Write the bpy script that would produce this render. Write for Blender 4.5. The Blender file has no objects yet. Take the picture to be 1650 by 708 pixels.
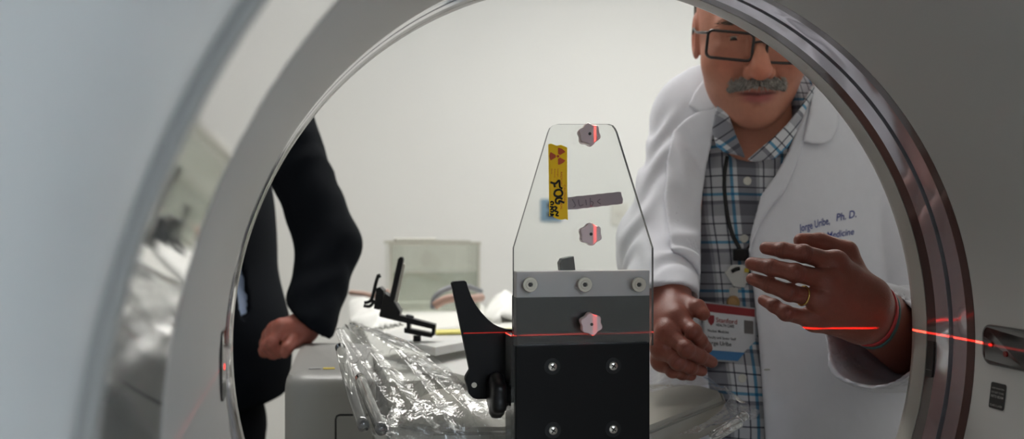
import bpy, bmesh, math, random
import numpy as np
from mathutils import Vector, Matrix
R_ = math.radians
random.seed(7)
SC = bpy.context.scene
COL = SC.collection
# ------------------------------------------------------------------ camera frame (image 1650x708)
F = 1604.0
CAMZ = 1.30
YAW = math.atan((825 - 500) / F)
CAM = np.array([0.0, 0.0, CAMZ])
RT = np.array([math.cos(YAW), -math.sin(YAW), 0.0])
FW = np.array([math.sin(YAW), math.cos(YAW), 0.0])
UP = np.array([0.0, 0.0, 1.0])
AX, AZ, RB = 0.28, CAMZ - 0.118, 0.35          # bore axis (parallel to world Y) and bore radius
def P(px, py, d):
    return CAM + RT * ((px - 825) / F * d) + UP * (-(py - 354) / F * d) + FW * d
def Q(px, py, y):                              # a point at world depth y
    v = RT * ((px - 825) / F) + UP * (-(py - 354) / F) + FW
    return CAM + v * (y / v[1])
def H(px, py, z):                              # a point at world height z
    v = RT * ((px - 825) / F) + UP * (-(py - 354) / F) + FW
    return CAM + v * ((z - CAMZ) / v[2])
def proj(p):
    q = p - CAM
    d = q @ FW
    d = np.where(np.abs(d) < 1e-4, 1e-4, d)
    return 825 + F * (q @ RT) / d, 354 - F * q[..., 2] / d, d

# ------------------------------------------------------------------ materials
def lin(c):
    if isinstance(c, str):
        c = tuple(int(c[i:i + 2], 16) / 255 for i in (0, 2, 4))
    else:
        c = tuple(x / 255 for x in c)
    return tuple(x / 12.92 if x <= .04045 else ((x + .055) / 1.055) ** 2.4 for x in c) + (1.0,)
def nd(nt, t, **kw):
    n = nt.nodes.new(t)
    for k, v in kw.items():
        if k in n.inputs.keys(): n.inputs[k].default_value = v
        else: setattr(n, k, v)
    return n
def mat(name, col, rough=.5, metal=0., spec=.5, var=.04, vscale=30., bump=0., bscale=200., emit=None, estr=0., alpha=None, coat=0., attr=None, sub=0., trans=0., ior=None, sheen=0., aniso=None):
    m = bpy.data.materials.new(name); m.use_nodes = True
    nt = m.node_tree; b = nt.nodes['Principled BSDF']
    c = lin(col)
    tc = nd(nt, 'ShaderNodeTexCoord')
    b.inputs['Roughness'].default_value = rough; b.inputs['Metallic'].default_value = metal
    b.inputs['Specular IOR Level'].default_value = spec
    if ior: b.inputs['IOR'].default_value = ior
    if coat: b.inputs['Coat Weight'].default_value = coat; b.inputs['Coat Roughness'].default_value = .05
    if sub: b.inputs['Subsurface Weight'].default_value = sub; b.inputs['Subsurface Radius'].default_value = (.012, .005, .003); b.inputs['Subsurface Scale'].default_value = .6
    if trans: b.inputs['Transmission Weight'].default_value = trans
    if sheen: b.inputs['Sheen Weight'].default_value = sheen
    nz = nd(nt, 'ShaderNodeTexNoise', Scale=vscale, Detail=4.)
    nt.links.new(tc.outputs['Object'], nz.inputs['Vector'])
    mr = nd(nt, 'ShaderNodeMapRange'); mr.inputs['To Min'].default_value = 1 - var * 2; mr.inputs['To Max'].default_value = 1 + var * 2
    nt.links.new(nz.outputs['Fac'], mr.inputs['Value'])
    mx = nd(nt, 'ShaderNodeVectorMath', operation='SCALE')
    nt.links.new(mr.outputs['Result'], mx.inputs['Scale'])
    if attr:
        at = nd(nt, 'ShaderNodeAttribute', attribute_name=attr)
        nt.links.new(at.outputs['Color'], mx.inputs[0])
    else:
        mx.inputs[0].default_value = c[:3]
    nt.links.new(mx.outputs['Vector'], b.inputs['Base Color'])
    if bump:
        n2 = nd(nt, 'ShaderNodeTexNoise', Scale=bscale, Detail=5.)
        nt.links.new(tc.outputs['Object'], n2.inputs['Vector'])
        bp = nd(nt, 'ShaderNodeBump', Strength=bump, Distance=.002)
        nt.links.new(n2.outputs['Fac'], bp.inputs['Height']); nt.links.new(bp.outputs['Normal'], b.inputs['Normal'])
    if emit:
        b.inputs['Emission Color'].default_value = lin(emit); b.inputs['Emission Strength'].default_value = estr
    return m
def clear_mat(name, tint=(250, 252, 252), refl=1.0, haze=0.0, hcol=(235, 235, 232), rough=.02, ior=1.49, bump=0., bscale=60.):
    m = bpy.data.materials.new(name); m.use_nodes = True; nt = m.node_tree
    for n in list(nt.nodes): nt.nodes.remove(n)
    out = nd(nt, 'ShaderNodeOutputMaterial'); tr = nd(nt, 'ShaderNodeBsdfTransparent', Color=lin(tint))
    gl = nd(nt, 'ShaderNodeBsdfGlossy', Roughness=rough, Color=(1, 1, 1, 1)); fr = nd(nt, 'ShaderNodeFresnel', IOR=ior)
    df = nd(nt, 'ShaderNodeBsdfDiffuse', Color=lin(hcol)); tl = nd(nt, 'ShaderNodeBsdfTranslucent', Color=lin(hcol))
    hz = nd(nt, 'ShaderNodeMixShader', Fac=.5); m1 = nd(nt, 'ShaderNodeMixShader', Fac=haze); m2 = nd(nt, 'ShaderNodeMixShader')
    nt.links.new(df.outputs[0], hz.inputs[1]); nt.links.new(tl.outputs[0], hz.inputs[2])
    nt.links.new(tr.outputs[0], m1.inputs[1]); nt.links.new(hz.outputs[0], m1.inputs[2])
    mu = nd(nt, 'ShaderNodeMath', operation='MULTIPLY'); mu.inputs[1].default_value = refl; mu.use_clamp = True
    nt.links.new(fr.outputs[0], mu.inputs[0]); nt.links.new(mu.outputs[0], m2.inputs['Fac'])
    nt.links.new(m1.outputs[0], m2.inputs[1]); nt.links.new(gl.outputs[0], m2.inputs[2]); nt.links.new(m2.outputs[0], out.inputs[0])
    if bump:
        tc = nd(nt, 'ShaderNodeTexCoord'); n2 = nd(nt, 'ShaderNodeTexNoise', Scale=bscale, Detail=3., Distortion=1.5)
        nt.links.new(tc.outputs['Object'], n2.inputs['Vector'])
        bp = nd(nt, 'ShaderNodeBump', Strength=bump, Distance=.01)
        nt.links.new(n2.outputs['Fac'], bp.inputs['Height'])
        for s in (gl, fr): nt.links.new(bp.outputs['Normal'], s.inputs['Normal'])
    return m

# ------------------------------------------------------------------ objects
BASE = {}
def thing(name, label, cat, loc, group=None):
    o = bpy.data.objects.new(name, None); COL.objects.link(o); o.location = tuple(loc)
    o.empty_display_size = .05
    o['label'] = label; o['category'] = cat
    if group: o['group'] = group
    return o
def wloc(o):
    v = Vector((0, 0, 0))
    while o is not None:
        v = v + o.location; o = o.parent
    return v
def mk(name, V, Fc, m, parent=None, smooth=True, attr=None, label=None, midx=None, origin=None):
    """V are WORLD coordinates; the mesh is stored relative to its parent (or origin)."""
    V = np.asarray(V, float).reshape(-1, 3)
    if parent is not None: off = np.array(wloc(parent)); loc = (0, 0, 0)
    else:
        if origin is None: off = np.array([(V[:, 0].min() + V[:, 0].max()) / 2, (V[:, 1].min() + V[:, 1].max()) / 2, V[:, 2].min()])
        else: off = np.array(origin, float)
        loc = tuple(off)
    me = bpy.data.meshes.new(name)
    W = V - off
    if isinstance(Fc, np.ndarray):
        n = Fc.shape[1]
        me.vertices.add(len(W)); me.vertices.foreach_set('co', W.astype(np.float32).ravel())
        me.loops.add(Fc.size); me.loops.foreach_set('vertex_index', Fc.astype(np.int32).ravel())
        me.polygons.add(len(Fc)); me.polygons.foreach_set('loop_start', np.arange(0, Fc.size, n, dtype=np.int32))
        me.update(calc_edges=True)
    else:
        me.from_pydata([tuple(v) for v in W], [], [tuple(f) for f in Fc])
    me.validate()
    ms = m if isinstance(m, (list, tuple)) else [m]
    for x in ms: me.materials.append(x)
    if midx is not None: me.polygons.foreach_set('material_index', np.asarray(midx, np.int32))
    if smooth: me.polygons.foreach_set('use_smooth', [True] * len(me.polygons))
    if attr is not None:
        a = me.color_attributes.new('tint', 'FLOAT_COLOR', 'POINT')
        rgba = np.ones((len(V), 4), np.float32); rgba[:, :3] = attr
        a.data.foreach_set('color', rgba.ravel())
    o = bpy.data.objects.new(name, me); COL.objects.link(o); o.location = loc
    if parent is not None: o.parent = parent
    if label: o['label'] = label
    return o
def tag(o, label, cat, group=None, kind=None):
    o['label'] = label; o['category'] = cat
    if group: o['group'] = group
    if kind: o['kind'] = kind
    return o
def struct(o): o['kind'] = 'structure'; return o
class MB:
    """collects simple solids (world coordinates) into one mesh"""
    def __init__(s): s.V = []; s.F = []; s.n = 0; s.mi = []
    def add(s, V, Fc, mi=0):
        V = np.asarray(V, float).reshape(-1, 3)
        s.V.append(V); s.F += [tuple(int(i) + s.n for i in f) for f in Fc]; s.mi += [mi] * len(Fc); s.n += len(V); return s
    def bm(s, b, M=None, mi=0):
        if M is not None: b.transform(M)
        b.verts.index_update(); V = [v.co[:] for v in b.verts]; Fc = [[v.index for v in f.verts] for f in b.faces]; b.free()
        return s.add(V, Fc, mi)
    def box(s, c, size, bev=0., rot=None, mi=0, seg=2):
        b = bmesh.new(); bmesh.ops.create_cube(b, size=1); bmesh.ops.scale(b, vec=size, verts=b.verts)
        if bev: bmesh.ops.bevel(b, geom=b.edges[:], offset=bev, segments=seg, affect='EDGES', profile=.6)
        M = Matrix.Translation(Vector(c)) @ (rot.to_4x4() if rot is not None else Matrix())
        return s.bm(b, M, mi)
    def frame_box(s, c, size, ax, bev=0., mi=0):
        M = Matrix(np.array(ax).T.tolist())
        return s.box(c, size, bev, M, mi)
    def prism(s, pts, vec, bev=0., mi=0, seg=2):
        """pts: world polygon (planar), extruded by vec"""
        b = bmesh.new(); vs = [b.verts.new(tuple(p)) for p in pts]; f = b.faces.new(vs)
        r = bmesh.ops.extrude_face_region(b, geom=[f])
        bmesh.ops.translate(b, vec=tuple(vec), verts=[e for e in r['geom'] if isinstance(e, bmesh.types.BMVert)])
        bmesh.ops.recalc_face_normals(b, faces=b.faces[:])
        if bev: bmesh.ops.bevel(b, geom=b.edges[:], offset=bev, segments=seg, affect='EDGES', profile=.6, clamp_overlap=True)
        return s.bm(b, None, mi)
    def cyl(s, a, c, r, r2=None, seg=24, bev=0., mi=0, lob=None):
        a = Vector(tuple(a)); c = Vector(tuple(c)); d = c - a; L = d.length; r2 = r if r2 is None else r2
        prof = [(0, 0), (r - bev, 0), (r, bev), (r2, L - bev), (r2 - bev, L), (0, L)] if bev else [(0, 0), (r, 0), (r2, L), (0, L)]
        return s.lathe(a, d / L, prof, seg, mi, lob)
    def lathe(s, o, ax, prof, seg=32, mi=0, lob=None):
        o = Vector(tuple(o)); q = Vector((0, 0, 1)).rotation_difference(Vector(tuple(ax)))
        V = []; Fc = []
        for i in range(seg):
            t = 2 * math.pi * i / seg
            k = 1 + (lob[1] * math.cos(lob[0] * t) if lob else 0)
            for (r, h) in prof: V.append((o + q @ Vector((r * k * math.cos(t), r * k * math.sin(t), h)))[:])
        n = len(prof)
        for i in range(seg):
            j = (i + 1) % seg
            for k in range(n - 1):
                Fc.append((i * n + k, j * n + k, j * n + k + 1, i * n + k + 1))
        b = bmesh.new(); vs = [b.verts.new(v) for v in V]
        for f in Fc:
            try: b.faces.new([vs[i] for i in f])
            except ValueError: pass
        bmesh.ops.remove_doubles(b, verts=b.verts[:], dist=1e-6)
        bmesh.ops.dissolve_degenerate(b, edges=b.edges[:], dist=1e-7)
        bmesh.ops.recalc_face_normals(b, faces=b.faces[:])
        return s.bm(b, None, mi)
    def tube(s, pts, r, seg=10, mi=0, smooth=True, closed=False):
        pts = [np.array(p, float) for p in pts]
        rr = r if hasattr(r, '__len__') else [r] * len(pts)
        if smooth and len(pts) > 2:
            o = []; ro = []; n = len(pts)
            rng = range(n if closed else n - 1)
            for i in rng:
                p0 = pts[(i - 1) % n] if closed or i > 0 else pts[0]; p1 = pts[i]; p2 = pts[(i + 1) % n]; p3 = pts[(i + 2) % n] if closed or i + 2 < n else pts[-1]
                for t in np.linspace(0, 1, 6)[:-1]:
                    o.append(.5 * (2 * p1 + (p2 - p0) * t + (2 * p0 - 5 * p1 + 4 * p2 - p3) * t * t + (3 * p1 - p0 - 3 * p2 + p3) * t ** 3)); ro.append(rr[i] * (1 - t) + rr[(i + 1) % n] * t)
            if not closed: o.append(pts[-1]); ro.append(rr[-1])
            pts, rr = o, ro
        n = len(pts); V = []; Fc = []; prev = None
        for i in range(n):
            a = pts[(i - 1) % n] if closed or i > 0 else pts[0]; b = pts[(i + 1) % n] if closed or i < n - 1 else pts[-1]
            t = Vector(b - a).normalized()
            if prev is None: u = t.orthogonal().normalized()
            else:
                u = prev - t * prev.dot(t); u = u.normalized() if u.length > 1e-6 else t.orthogonal().normalized()
            prev = u; w = t.cross(u)
            for k in range(seg):
                g = 2 * math.pi * k / seg
                V.append(tuple(Vector(pts[i]) + (u * math.cos(g) + w * math.sin(g)) * rr[i]))
        for i in range(n if closed else n - 1):
            j = (i + 1) % n
            for k in range(seg):
                l = (k + 1) % seg; Fc.append((i * seg + k, i * seg + l, j * seg + l, j * seg + k))
        if not closed: Fc.append(tuple(range(seg))[::-1]); Fc.append(tuple((n - 1) * seg + k for k in range(seg)))
        return s.add(V, Fc, mi)
    def build(s, name, m, parent=None, smooth=False, label=None, origin=None):
        V = np.vstack(s.V); o = mk(name, V, s.F, m, parent, smooth, None, label, s.mi, origin)
        if smooth == 'auto':
            try:
                b = bmesh.new(); b.from_mesh(o.data)
                for e in b.edges: e.smooth = not (len(e.link_faces) == 2 and e.calc_face_angle(0) > R_(35))
                b.to_mesh(o.data); b.free()
            except Exception: pass
        return o
_tx = {}
def text_geo(s, size=1., shear=0., bold=0., align='LEFT'):
    cu = bpy.data.curves.new('tmp_text', 'FONT'); cu.body = s; cu.size = size; cu.shear = shear; cu.offset = bold; cu.resolution_u = 3
    cu.align_x = align
    o = bpy.data.objects.new('tmp_text', cu); COL.objects.link(o)
    dg = bpy.context.evaluated_depsgraph_get(); dg.update()
    me = bpy.data.meshes.new_from_object(o.evaluated_get(dg))
    V = np.array([v.co[:] for v in me.vertices]).reshape(-1, 3); Fc = [tuple(p.vertices) for p in me.polygons]
    bpy.data.objects.remove(o); bpy.data.curves.remove(cu); bpy.data.meshes.remove(me)
    return V, Fc
def place_text(mb, s, size, o, ux, uy, shear=0., bold=0., align='LEFT', mi=0, sx=1.0):
    V, Fc = text_geo(s, size, shear, bold, align)
    if len(V): mb.add(np.array(o) + V[:, :1] * sx * np.array(ux) + V[:, 1:2] * np.array(uy), Fc, mi)

# ------------------------------------------------------------------ implicit surfaces (for bodies and cloth)
def rc(p, a, b, r1, r2):
    a = np.asarray(a); ba = np.asarray(b) - a; pa = p - a
    h = np.clip(pa @ ba / max(ba @ ba, 1e-12), 0, 1)
    return np.linalg.norm(pa - h[:, None] * ba, axis=1) - (r1 + (r2 - r1) * h)
def sph(p, c, r): return np.linalg.norm(p - c, axis=1) - r
def ell(p, c, r, M=None):
    q = p - c
    if M is not None: q = q @ M.T
    r = np.asarray(r)
    k0 = np.linalg.norm(q / r, axis=1); k1 = np.linalg.norm(q / (r * r), axis=1)
    return k0 * (k0 - 1) / np.maximum(k1, 1e-9)
def smin(a, b, k):
    h = np.maximum(k - np.abs(a - b), 0) / k
    return np.minimum(a, b) - h * h * k * .25
def smax(a, b, k): return -smin(-a, -b, k)
def poly_sd(px, py, poly):
    v = np.asarray(poly, float); d = np.full(px.shape, 1e18); s = np.ones(px.shape); n = len(v); j = n - 1
    for i in range(n):
        ex, ey = v[j] - v[i]; wx = px - v[i][0]; wy = py - v[i][1]
        t = np.clip((wx * ex + wy * ey) / (ex * ex + ey * ey + 1e-12), 0, 1)
        d = np.minimum(d, (wx - ex * t) ** 2 + (wy - ey * t) ** 2)
        c1 = py >= v[i][1]; c2 = py < v[j][1]; c3 = ex * wy > ey * wx
        s = np.where((c1 & c2 & c3) | (~c1 & ~c2 & ~c3), -s, s); j = i
    return s * np.sqrt(d)
def img_poly(p, poly):
    px, py, d = proj(p); return poly_sd(px, py, poly) * d / F
def nets(fn, lo, hi, h):
    lo = np.asarray(lo, float); hi = np.asarray(hi, float); B = 8
    nb = np.ceil((hi - lo) / (h * B)).astype(int); n = nb * B + 1
    g = [lo[i] + h * np.arange(n[i]) for i in range(3)]
    bc = np.stack(np.meshgrid(*[lo[i] + h * B * (np.arange(nb[i]) + .5) for i in range(3)], indexing='ij'), -1).reshape(-1, 3)
    dv = fn(bc); rad = h * B * .5 * math.sqrt(3) * 1.35
    act = np.abs(dv) < rad
    v = np.repeat(np.repeat(np.repeat(np.sign(dv).reshape(nb), B, 0), B, 1), B, 2).astype(np.float32)
    v = np.pad(v, ((0, 1), (0, 1), (0, 1)), mode='edge')
    idx = np.argwhere(act.reshape(nb)); o = np.stack(np.meshgrid(*[np.arange(B + 1)] * 3, indexing='ij'), -1).reshape(-1, 3)
    for c in range(0, len(idx), 400):
        ii = (idx[c:c + 400, None, :] * B + o[None]).reshape(-1, 3)
        v[ii[:, 0], ii[:, 1], ii[:, 2]] = fn(lo + ii * h)
    v[0], v[-1] = np.abs(v[0]) + 1e-6, np.abs(v[-1]) + 1e-6
    v[:, 0], v[:, -1] = np.abs(v[:, 0]) + 1e-6, np.abs(v[:, -1]) + 1e-6
    v[:, :, 0], v[:, :, -1] = np.abs(v[:, :, 0]) + 1e-6, np.abs(v[:, :, -1]) + 1e-6
    ins = v < 0
    m = np.zeros(tuple(n - 1), np.int8)
    off = [(a, b, c) for a in (0, 1) for b in (0, 1) for c in (0, 1)]
    for a, b, c in off: m += ins[a:n[0] - 1 + a, b:n[1] - 1 + b, c:n[2] - 1 + c]
    cells = np.argwhere((m > 0) & (m < 8))
    ci = np.full(tuple(n - 1), -1, np.int32); ci[cells[:, 0], cells[:, 1], cells[:, 2]] = np.arange(len(cells))
    acc = np.zeros((len(cells), 3)); cnt = np.zeros(len(cells))
    cv = {q: v[cells[:, 0] + q[0], cells[:, 1] + q[1], cells[:, 2] + q[2]] for q in off}
    for a in off:
        for ax in range(3):
            if a[ax] == 0:
                b = list(a); b[ax] = 1; b = tuple(b); va, vb = cv[a], cv[b]; x = (va < 0) != (vb < 0)
                t = va[x] / (va[x] - vb[x]); q = np.tile(np.array(a, float), (x.sum(), 1)); q[:, ax] = t
                acc[x] += q; cnt[x] += 1
    V = lo + (cells + acc / cnt[:, None]) * h
    Qs = []
    for ax in range(3):
        s0 = [slice(None)] * 3; s1 = [slice(None)] * 3; s0[ax] = slice(0, -1); s1[ax] = slice(1, None)
        e = np.argwhere(ins[tuple(s0)] != ins[tuple(s1)]); u, w = (ax + 1) % 3, (ax + 2) % 3
        e = e[(e[:, u] > 0) & (e[:, w] > 0) & (e[:, u] < n[u] - 1) & (e[:, w] < n[w] - 1)]
        def at(du, dw):
            k = e.copy(); k[:, u] += du; k[:, w] += dw; return ci[k[:, 0], k[:, 1], k[:, 2]]
        q = np.stack([at(-1, -1), at(0, -1), at(0, 0), at(-1, 0)], 1)
        fl = ~ins[e[:, 0], e[:, 1], e[:, 2]]; q[fl] = q[fl][:, ::-1]
        Qs.append(q)
    Qs = np.vstack(Qs); Qs = Qs[(Qs >= 0).all(1)]
    return V, Qs
def join(parts):
    V = []; Fq = []; n = 0
    for v, f in parts: V.append(v); Fq.append(f + n); n += len(v)
    return np.vstack(V), np.vstack(Fq)
def march(px, py, fn, d0, d1, n=160, off=0.):
    """first hit of the ray through each pixel with fn = off"""
    px = np.atleast_1d(np.asarray(px, float)); py = np.atleast_1d(np.asarray(py, float))
    ray = RT * ((px - 825) / F)[:, None] + UP * (-(py - 354) / F)[:, None] + FW
    ds = np.linspace(d0, d1, n); hit = np.full(len(px), d1); done = np.zeros(len(px), bool); last = np.full(len(px), d0)
    for d in ds:
        s = fn(CAM + ray * d) - off; k = (~done) & (s < 0); hit[k] = d; done |= k
    lo = hit - (d1 - d0) / (n - 1); hi_ = hit.copy()
    for _ in range(14):
        mid = (lo + hi_) / 2; s = fn(CAM + ray * mid[:, None]) - off
        hi_ = np.where(s < 0, mid, hi_); lo = np.where(s < 0, lo, mid)
    return CAM + ray * hi_[:, None]
def cnoise(p, k, seed):
    r = np.random.default_rng(seed); out = 0
    for i in range(4):
        w = r.normal(size=3); w /= np.linalg.norm(w); w2 = r.normal(size=3)
        out = out + np.sin(p @ w * k * (1 + .35 * i) + 1.3 * np.sin(p @ w2 * k * .35 + i) + i * 2.1)
    return out / 4
# ------------------------------------------------------------------ materials used throughout
M_wall = mat('wall_paint', (226, 225, 221), .75, var=.012, vscale=3, bump=.05, bscale=300)
M_ceil = mat('ceiling_paint', (232, 231, 228), .8, var=.02, vscale=8)
M_floor = mat('floor_vinyl', (150, 148, 142), .35, var=.05, vscale=12)
M_trim = mat('trim_paint', (205, 200, 190), .5)
M_gan = mat('gantry_plastic', (174, 172, 168), .42, var=.01, vscale=6, spec=.5)
M_gloss = mat('gantry_gloss', (226, 229, 229), .22, var=.01, vscale=5, spec=.5)
M_ringg = mat('gantry_gloss_ring', (150, 150, 148), .025, var=.01, vscale=5, ior=1.75, spec=.5, coat=1.)
M_house = mat('gantry_cover', (205, 205, 200), .45, var=.01)
M_lip = mat('lip_plastic', (170, 166, 158), .3, var=.02)
M_black = mat('black_plastic', (13, 13, 14), .35, spec=.3, var=.05)
M_blackmatte = mat('black_matte', (10, 10, 11), .5, spec=.2, var=.08, bump=.05, bscale=800)
M_slot = mat('slot_black', (8, 8, 14), .3)
M_strip = mat('brown_gloss_strip', (76, 62, 60), .12, var=.05, coat=.7)
M_white = mat('white_plastic', (222, 222, 218), .4, var=.02)
M_steel = mat('steel', (190, 186, 176), .28, metal=1., var=.08)
def mylar():
    m = mat('window_film', (210, 208, 214), .09, metal=.72, var=.02, spec=.8)
    nt = m.node_tree; b = nt.nodes['Principled BSDF']; tc = nd(nt, 'ShaderNodeTexCoord')
    n = nd(nt, 'ShaderNodeTexNoise', Scale=9., Detail=1.5, Distortion=.6); nt.links.new(tc.outputs['Object'], n.inputs['Vector'])
    bp = nd(nt, 'ShaderNodeBump', Strength=.30, Distance=.012); nt.links.new(n.outputs['Fac'], bp.inputs['Height']); nt.links.new(bp.outputs['Normal'], b.inputs['Normal'])
    return m
M_film_w = mylar()

# ------------------------------------------------------------------ the room
X0, X1, Y0, Y1, ZC = -2.6, 3.2, -2.6, 4.40, 2.75
def slab(name, x0, x1, y0, y1, z0, z1, m, parent=None):
    return struct(MB().box(((x0 + x1) / 2, (y0 + y1) / 2, (z0 + z1) / 2), (x1 - x0, y1 - y0, z1 - z0)).build(name, m, parent))
slab('floor', X0 - .1, X1 + .1, Y0 - .1, Y1 + .1, -.1, 0, M_floor)
slab('ceiling', X0 - .1, X1 + .1, Y0 - .1, Y1 + .1, ZC, ZC + .1, M_ceil)
slab('wall_back', X0 - .1, X1 + .1, Y1, Y1 + .1, 0, ZC, M_wall)
slab('wall_front', X0 - .1, X1 + .1, Y0 - .1, Y0, 0, ZC, M_wall)
slab('wall_left', X0 - .1, X0, Y0, Y1, 0, ZC, M_wall)
slab('wall_right', X1, X1 + .1, Y0, Y1, 0, ZC, M_wall)
slab('baseboard_back', X0, X1, Y1 - .012, Y1, 0, .10, M_trim)
slab('baseboard_left', X0, X0 + .012, Y0, Y1 - .012, 0, .10, M_trim)
slab('baseboard_right', X1 - .012, X1, Y0, Y1 - .012, 0, .10, M_trim)
FILL_STR = 15.  # strength of the added fill light on the near side
# ceiling lights
M_diff = mat('light_diffuser', (255, 250, 240), .5, emit=(253, 251, 247), estr=17.)
M_diff_dim = mat('light_diffuser_dim', (255, 250, 240), .5, emit=(245, 250, 255), estr=12.)
def ceil_light(x, y, m, label, sx=1.2, sy=.6):
    t = thing('ceiling_light', label, 'light', (x, y, ZC), None)
    f = MB()
    for s in (-1, 1):
        f.box((x + s * (sx / 2 - .02), y, ZC - .02), (.04, sy, .04), .004); f.box((x, y + s * (sy / 2 - .02), ZC - .02), (sx - .08, .04, .04), .004)
    f.build('light_frame', M_white, t)
    MB().box((x, y, ZC - .018), (sx - .08, sy - .08, .012)).build('diffuser', m, t)
ceil_light(.1, 2.3, M_diff, 'bright ceiling panel light above the patient table')
ceil_light(1.6, 3.0, M_diff, 'bright ceiling panel light above and behind the lab coat man')
ceil_light(.2, -1.3, M_diff_dim, 'dim ceiling panel light on the near side of the scanner')
# added unseen fill light shaped as a high window, brightening the near side
wn = MB()
for (cx, cz, sx, sz) in ((1.25, 2.55, 1.9, .06), (1.25, 1.93, 1.9, .06), (.33, 2.24, .06, .56), (2.17, 2.24, .06, .56), (1.25, 2.24, .04, .56)): wn.box((cx, Y0 + .03, cz), (sx, .06, sz), .004)
w1 = struct(wn.build('fill_window', M_trim))
M_fill_pane = mat('fill_window_glow', (235, 242, 250), .3, emit=(226, 240, 255), estr=FILL_STR)
for cx in (.795, 1.705): MB().box((cx, Y0 + .012, 2.24), (.87, .01, .56)).build('fill_pane', M_fill_pane, w1)
# wall plates on the back wall
def plate(c0, c1, m, name, label, sock):
    a = Q(*c0, Y1); b = Q(*c1, Y1); cx, cz = (a[0] + b[0]) / 2, (a[2] + b[2]) / 2; w, h = abs(b[0] - a[0]), abs(b[2] - a[2])
    t = thing(name, label, 'wall plate', (cx, Y1, cz))
    MB().box((cx, Y1 - .004, cz), (w, .008, h), .003).build('cover', m[0], t)
    g = MB()
    for s in sock: g.box((cx, Y1 - .009, cz + s * h), (w * .42, .006, h * .26), .002)
    g.build('socket', m[1], t)
plate((871, 321), (905, 357), (mat('blue_plate', (106, 138, 160), .5), M_black), 'wall_socket', 'blue-grey wall socket plate on the cream back wall behind the yellow tape', (.2, -.2))
plate((984, 327), (1011, 363), (mat('cream_plate', (214, 211, 202), .5), M_trim), 'light_switch', 'cream switch plate on the back wall beside the lab coat sleeve', (0.,))

# ------------------------------------------------------------------ scanner gantry
G = thing('scanner_gantry', 'grey ring-shaped medical scanner with wide round tunnel, foreground', 'scanner', (AX, .3, 0))
def ring(name, prof, m, seg=160, label=None, parent=None, smooth='auto'):
    """prof: closed loop of (y, r) around the bore axis"""
    V = []; Fc = []; n = len(prof)
    for i in range(seg):
        t = 2 * math.pi * i / seg
        for (y, r) in prof: V.append((AX + r * math.cos(t), y, AZ + r * math.sin(t)))
    for i in range(seg):
        j = (i + 1) % seg
        for k in range(n): Fc.append((i * n + k, i * n + (k + 1) % n, j * n + (k + 1) % n, j * n + k))
    b = MB(); b.add(V, Fc); bmx = bmesh.new()
    vs = [bmx.verts.new(v) for v in V]
    for f in Fc: bmx.faces.new([vs[i] for i in f])
    bmesh.ops.recalc_face_normals(bmx, faces=bmx.faces[:]); q = MB().bm(bmx)
    return q.build(name, m, parent or G, smooth, label)
OB = .385    # back of the liner rings
def band(y0, y1, r0=RB, r1=RB, back=OB): return [(y0, r0), (y1, r1), (y1, back), (y0, back)]
ring('rear_lip', [(.932, RB), (.952, RB), (.960, .352), (.972, .362), (.980, .385), (.984, .43), (.975, .43), (.965, OB), (.932, OB)], M_lip)
ring('lip_groove', band(.9305, .932, RB + .003, RB + .003), M_slot)
ring('seal_strip', band(.917, .9305, RB + .0015, RB), M_strip)
ring('window_film', band(.896, .917, RB + .001, RB + .001), M_film_w)
ring('laser_slot', band(.889, .896, RB + .007, RB + .007), M_slot)
ring('window_film', band(.868, .889, RB + .001, RB + .001), M_film_w)
ring('seal_strip', band(.8555, .868, RB + .0005, RB + .001), M_strip)
ring('seam', band(.854, .8555, RB + .003, RB + .003), M_slot)
ring('tunnel_liner', [(.510, RB + .001), (.514, RB), (.854, RB), (.854, OB), (.510, OB)], M_gan)
ring('seam', band(.505, .510, RB + .006, RB + .006), M_slot)
ring('front_cover_ring', [(.355, .3548), (.357, .3538), (.360, .35345), (.363, .3534), (.498, .3506), (.501, .3505), (.503, .3508), (.505, .3515), (.505, OB), (.355, OB)], M_ringg)
ring('seam', band(.349, .355, .364, .364, .39), M_slot)
ring('funnel', [(-.25, .80), (-.24, .74), (-.20, .62), (-.13, .535), (-.04, .47), (.06, .424), (.15, .394), (.24, .371), (.30, .3625), (.33, .3595), (.343, .358), (.349, .3592), (.349, .39), (.15, .43), (-.04, .51), (-.22, .80)], M_gloss)
ring('housing', [(.984, .43), (.986, .9), (.96, .955), (.90, .98), (-.16, .98), (-.23, .95), (-.25, .90), (-.25, .80), (-.235, .80), (-.235, .89), (-.15, .965), (.89, .965), (.955, .93), (.970, .89), (.970, .43)], M_house, 128)
b = MB().box((AX, .36, .13), (1.5, 1.0, .26), .03); b.build('plinth', M_house, G, True)
# laser windows, laser lenses and printed warning labels on the liner
def cyl_patch(y0, y1, a0, a1, rad, lift, corner, name, m, parent=G, thick=.0025, cy=None):
    """rounded rectangle lying on the inside of the bore; angles in radians about the axis"""
    out = []; w, h = (y1 - y0) / 2, (a1 - a0) * RB / 2; cyy, ca = (y0 + y1) / 2, (a0 + a1) / 2
    for q, (sx, sy) in enumerate(((1, 1), (-1, 1), (-1, -1), (1, -1))):
        for k in range(7):
            t = math.pi / 2 * (q + k / 6); out.append((sx * (w - corner) + corner * math.cos(t), sy * (h - corner) + corner * math.sin(t)))
    V = []; n = len(out)
    for r in (rad - lift, rad - lift + thick):
        for u, v in out:
            a = ca + v / RB; V.append((AX + r * math.cos(a), cyy + u, AZ + r * math.sin(a)))
    Fc = [tuple(range(n))[::-1], tuple(range(n, 2 * n))] + [(i, (i + 1) % n, n + (i + 1) % n, n + i) for i in range(n)]
    return MB().add(V, Fc).build(name, m, parent)
M_lwin = mat('smoked_window', (22, 16, 18), .08, var=.05, coat=.5)
M_label = mat('label_black', (18, 19, 19), .5)
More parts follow.
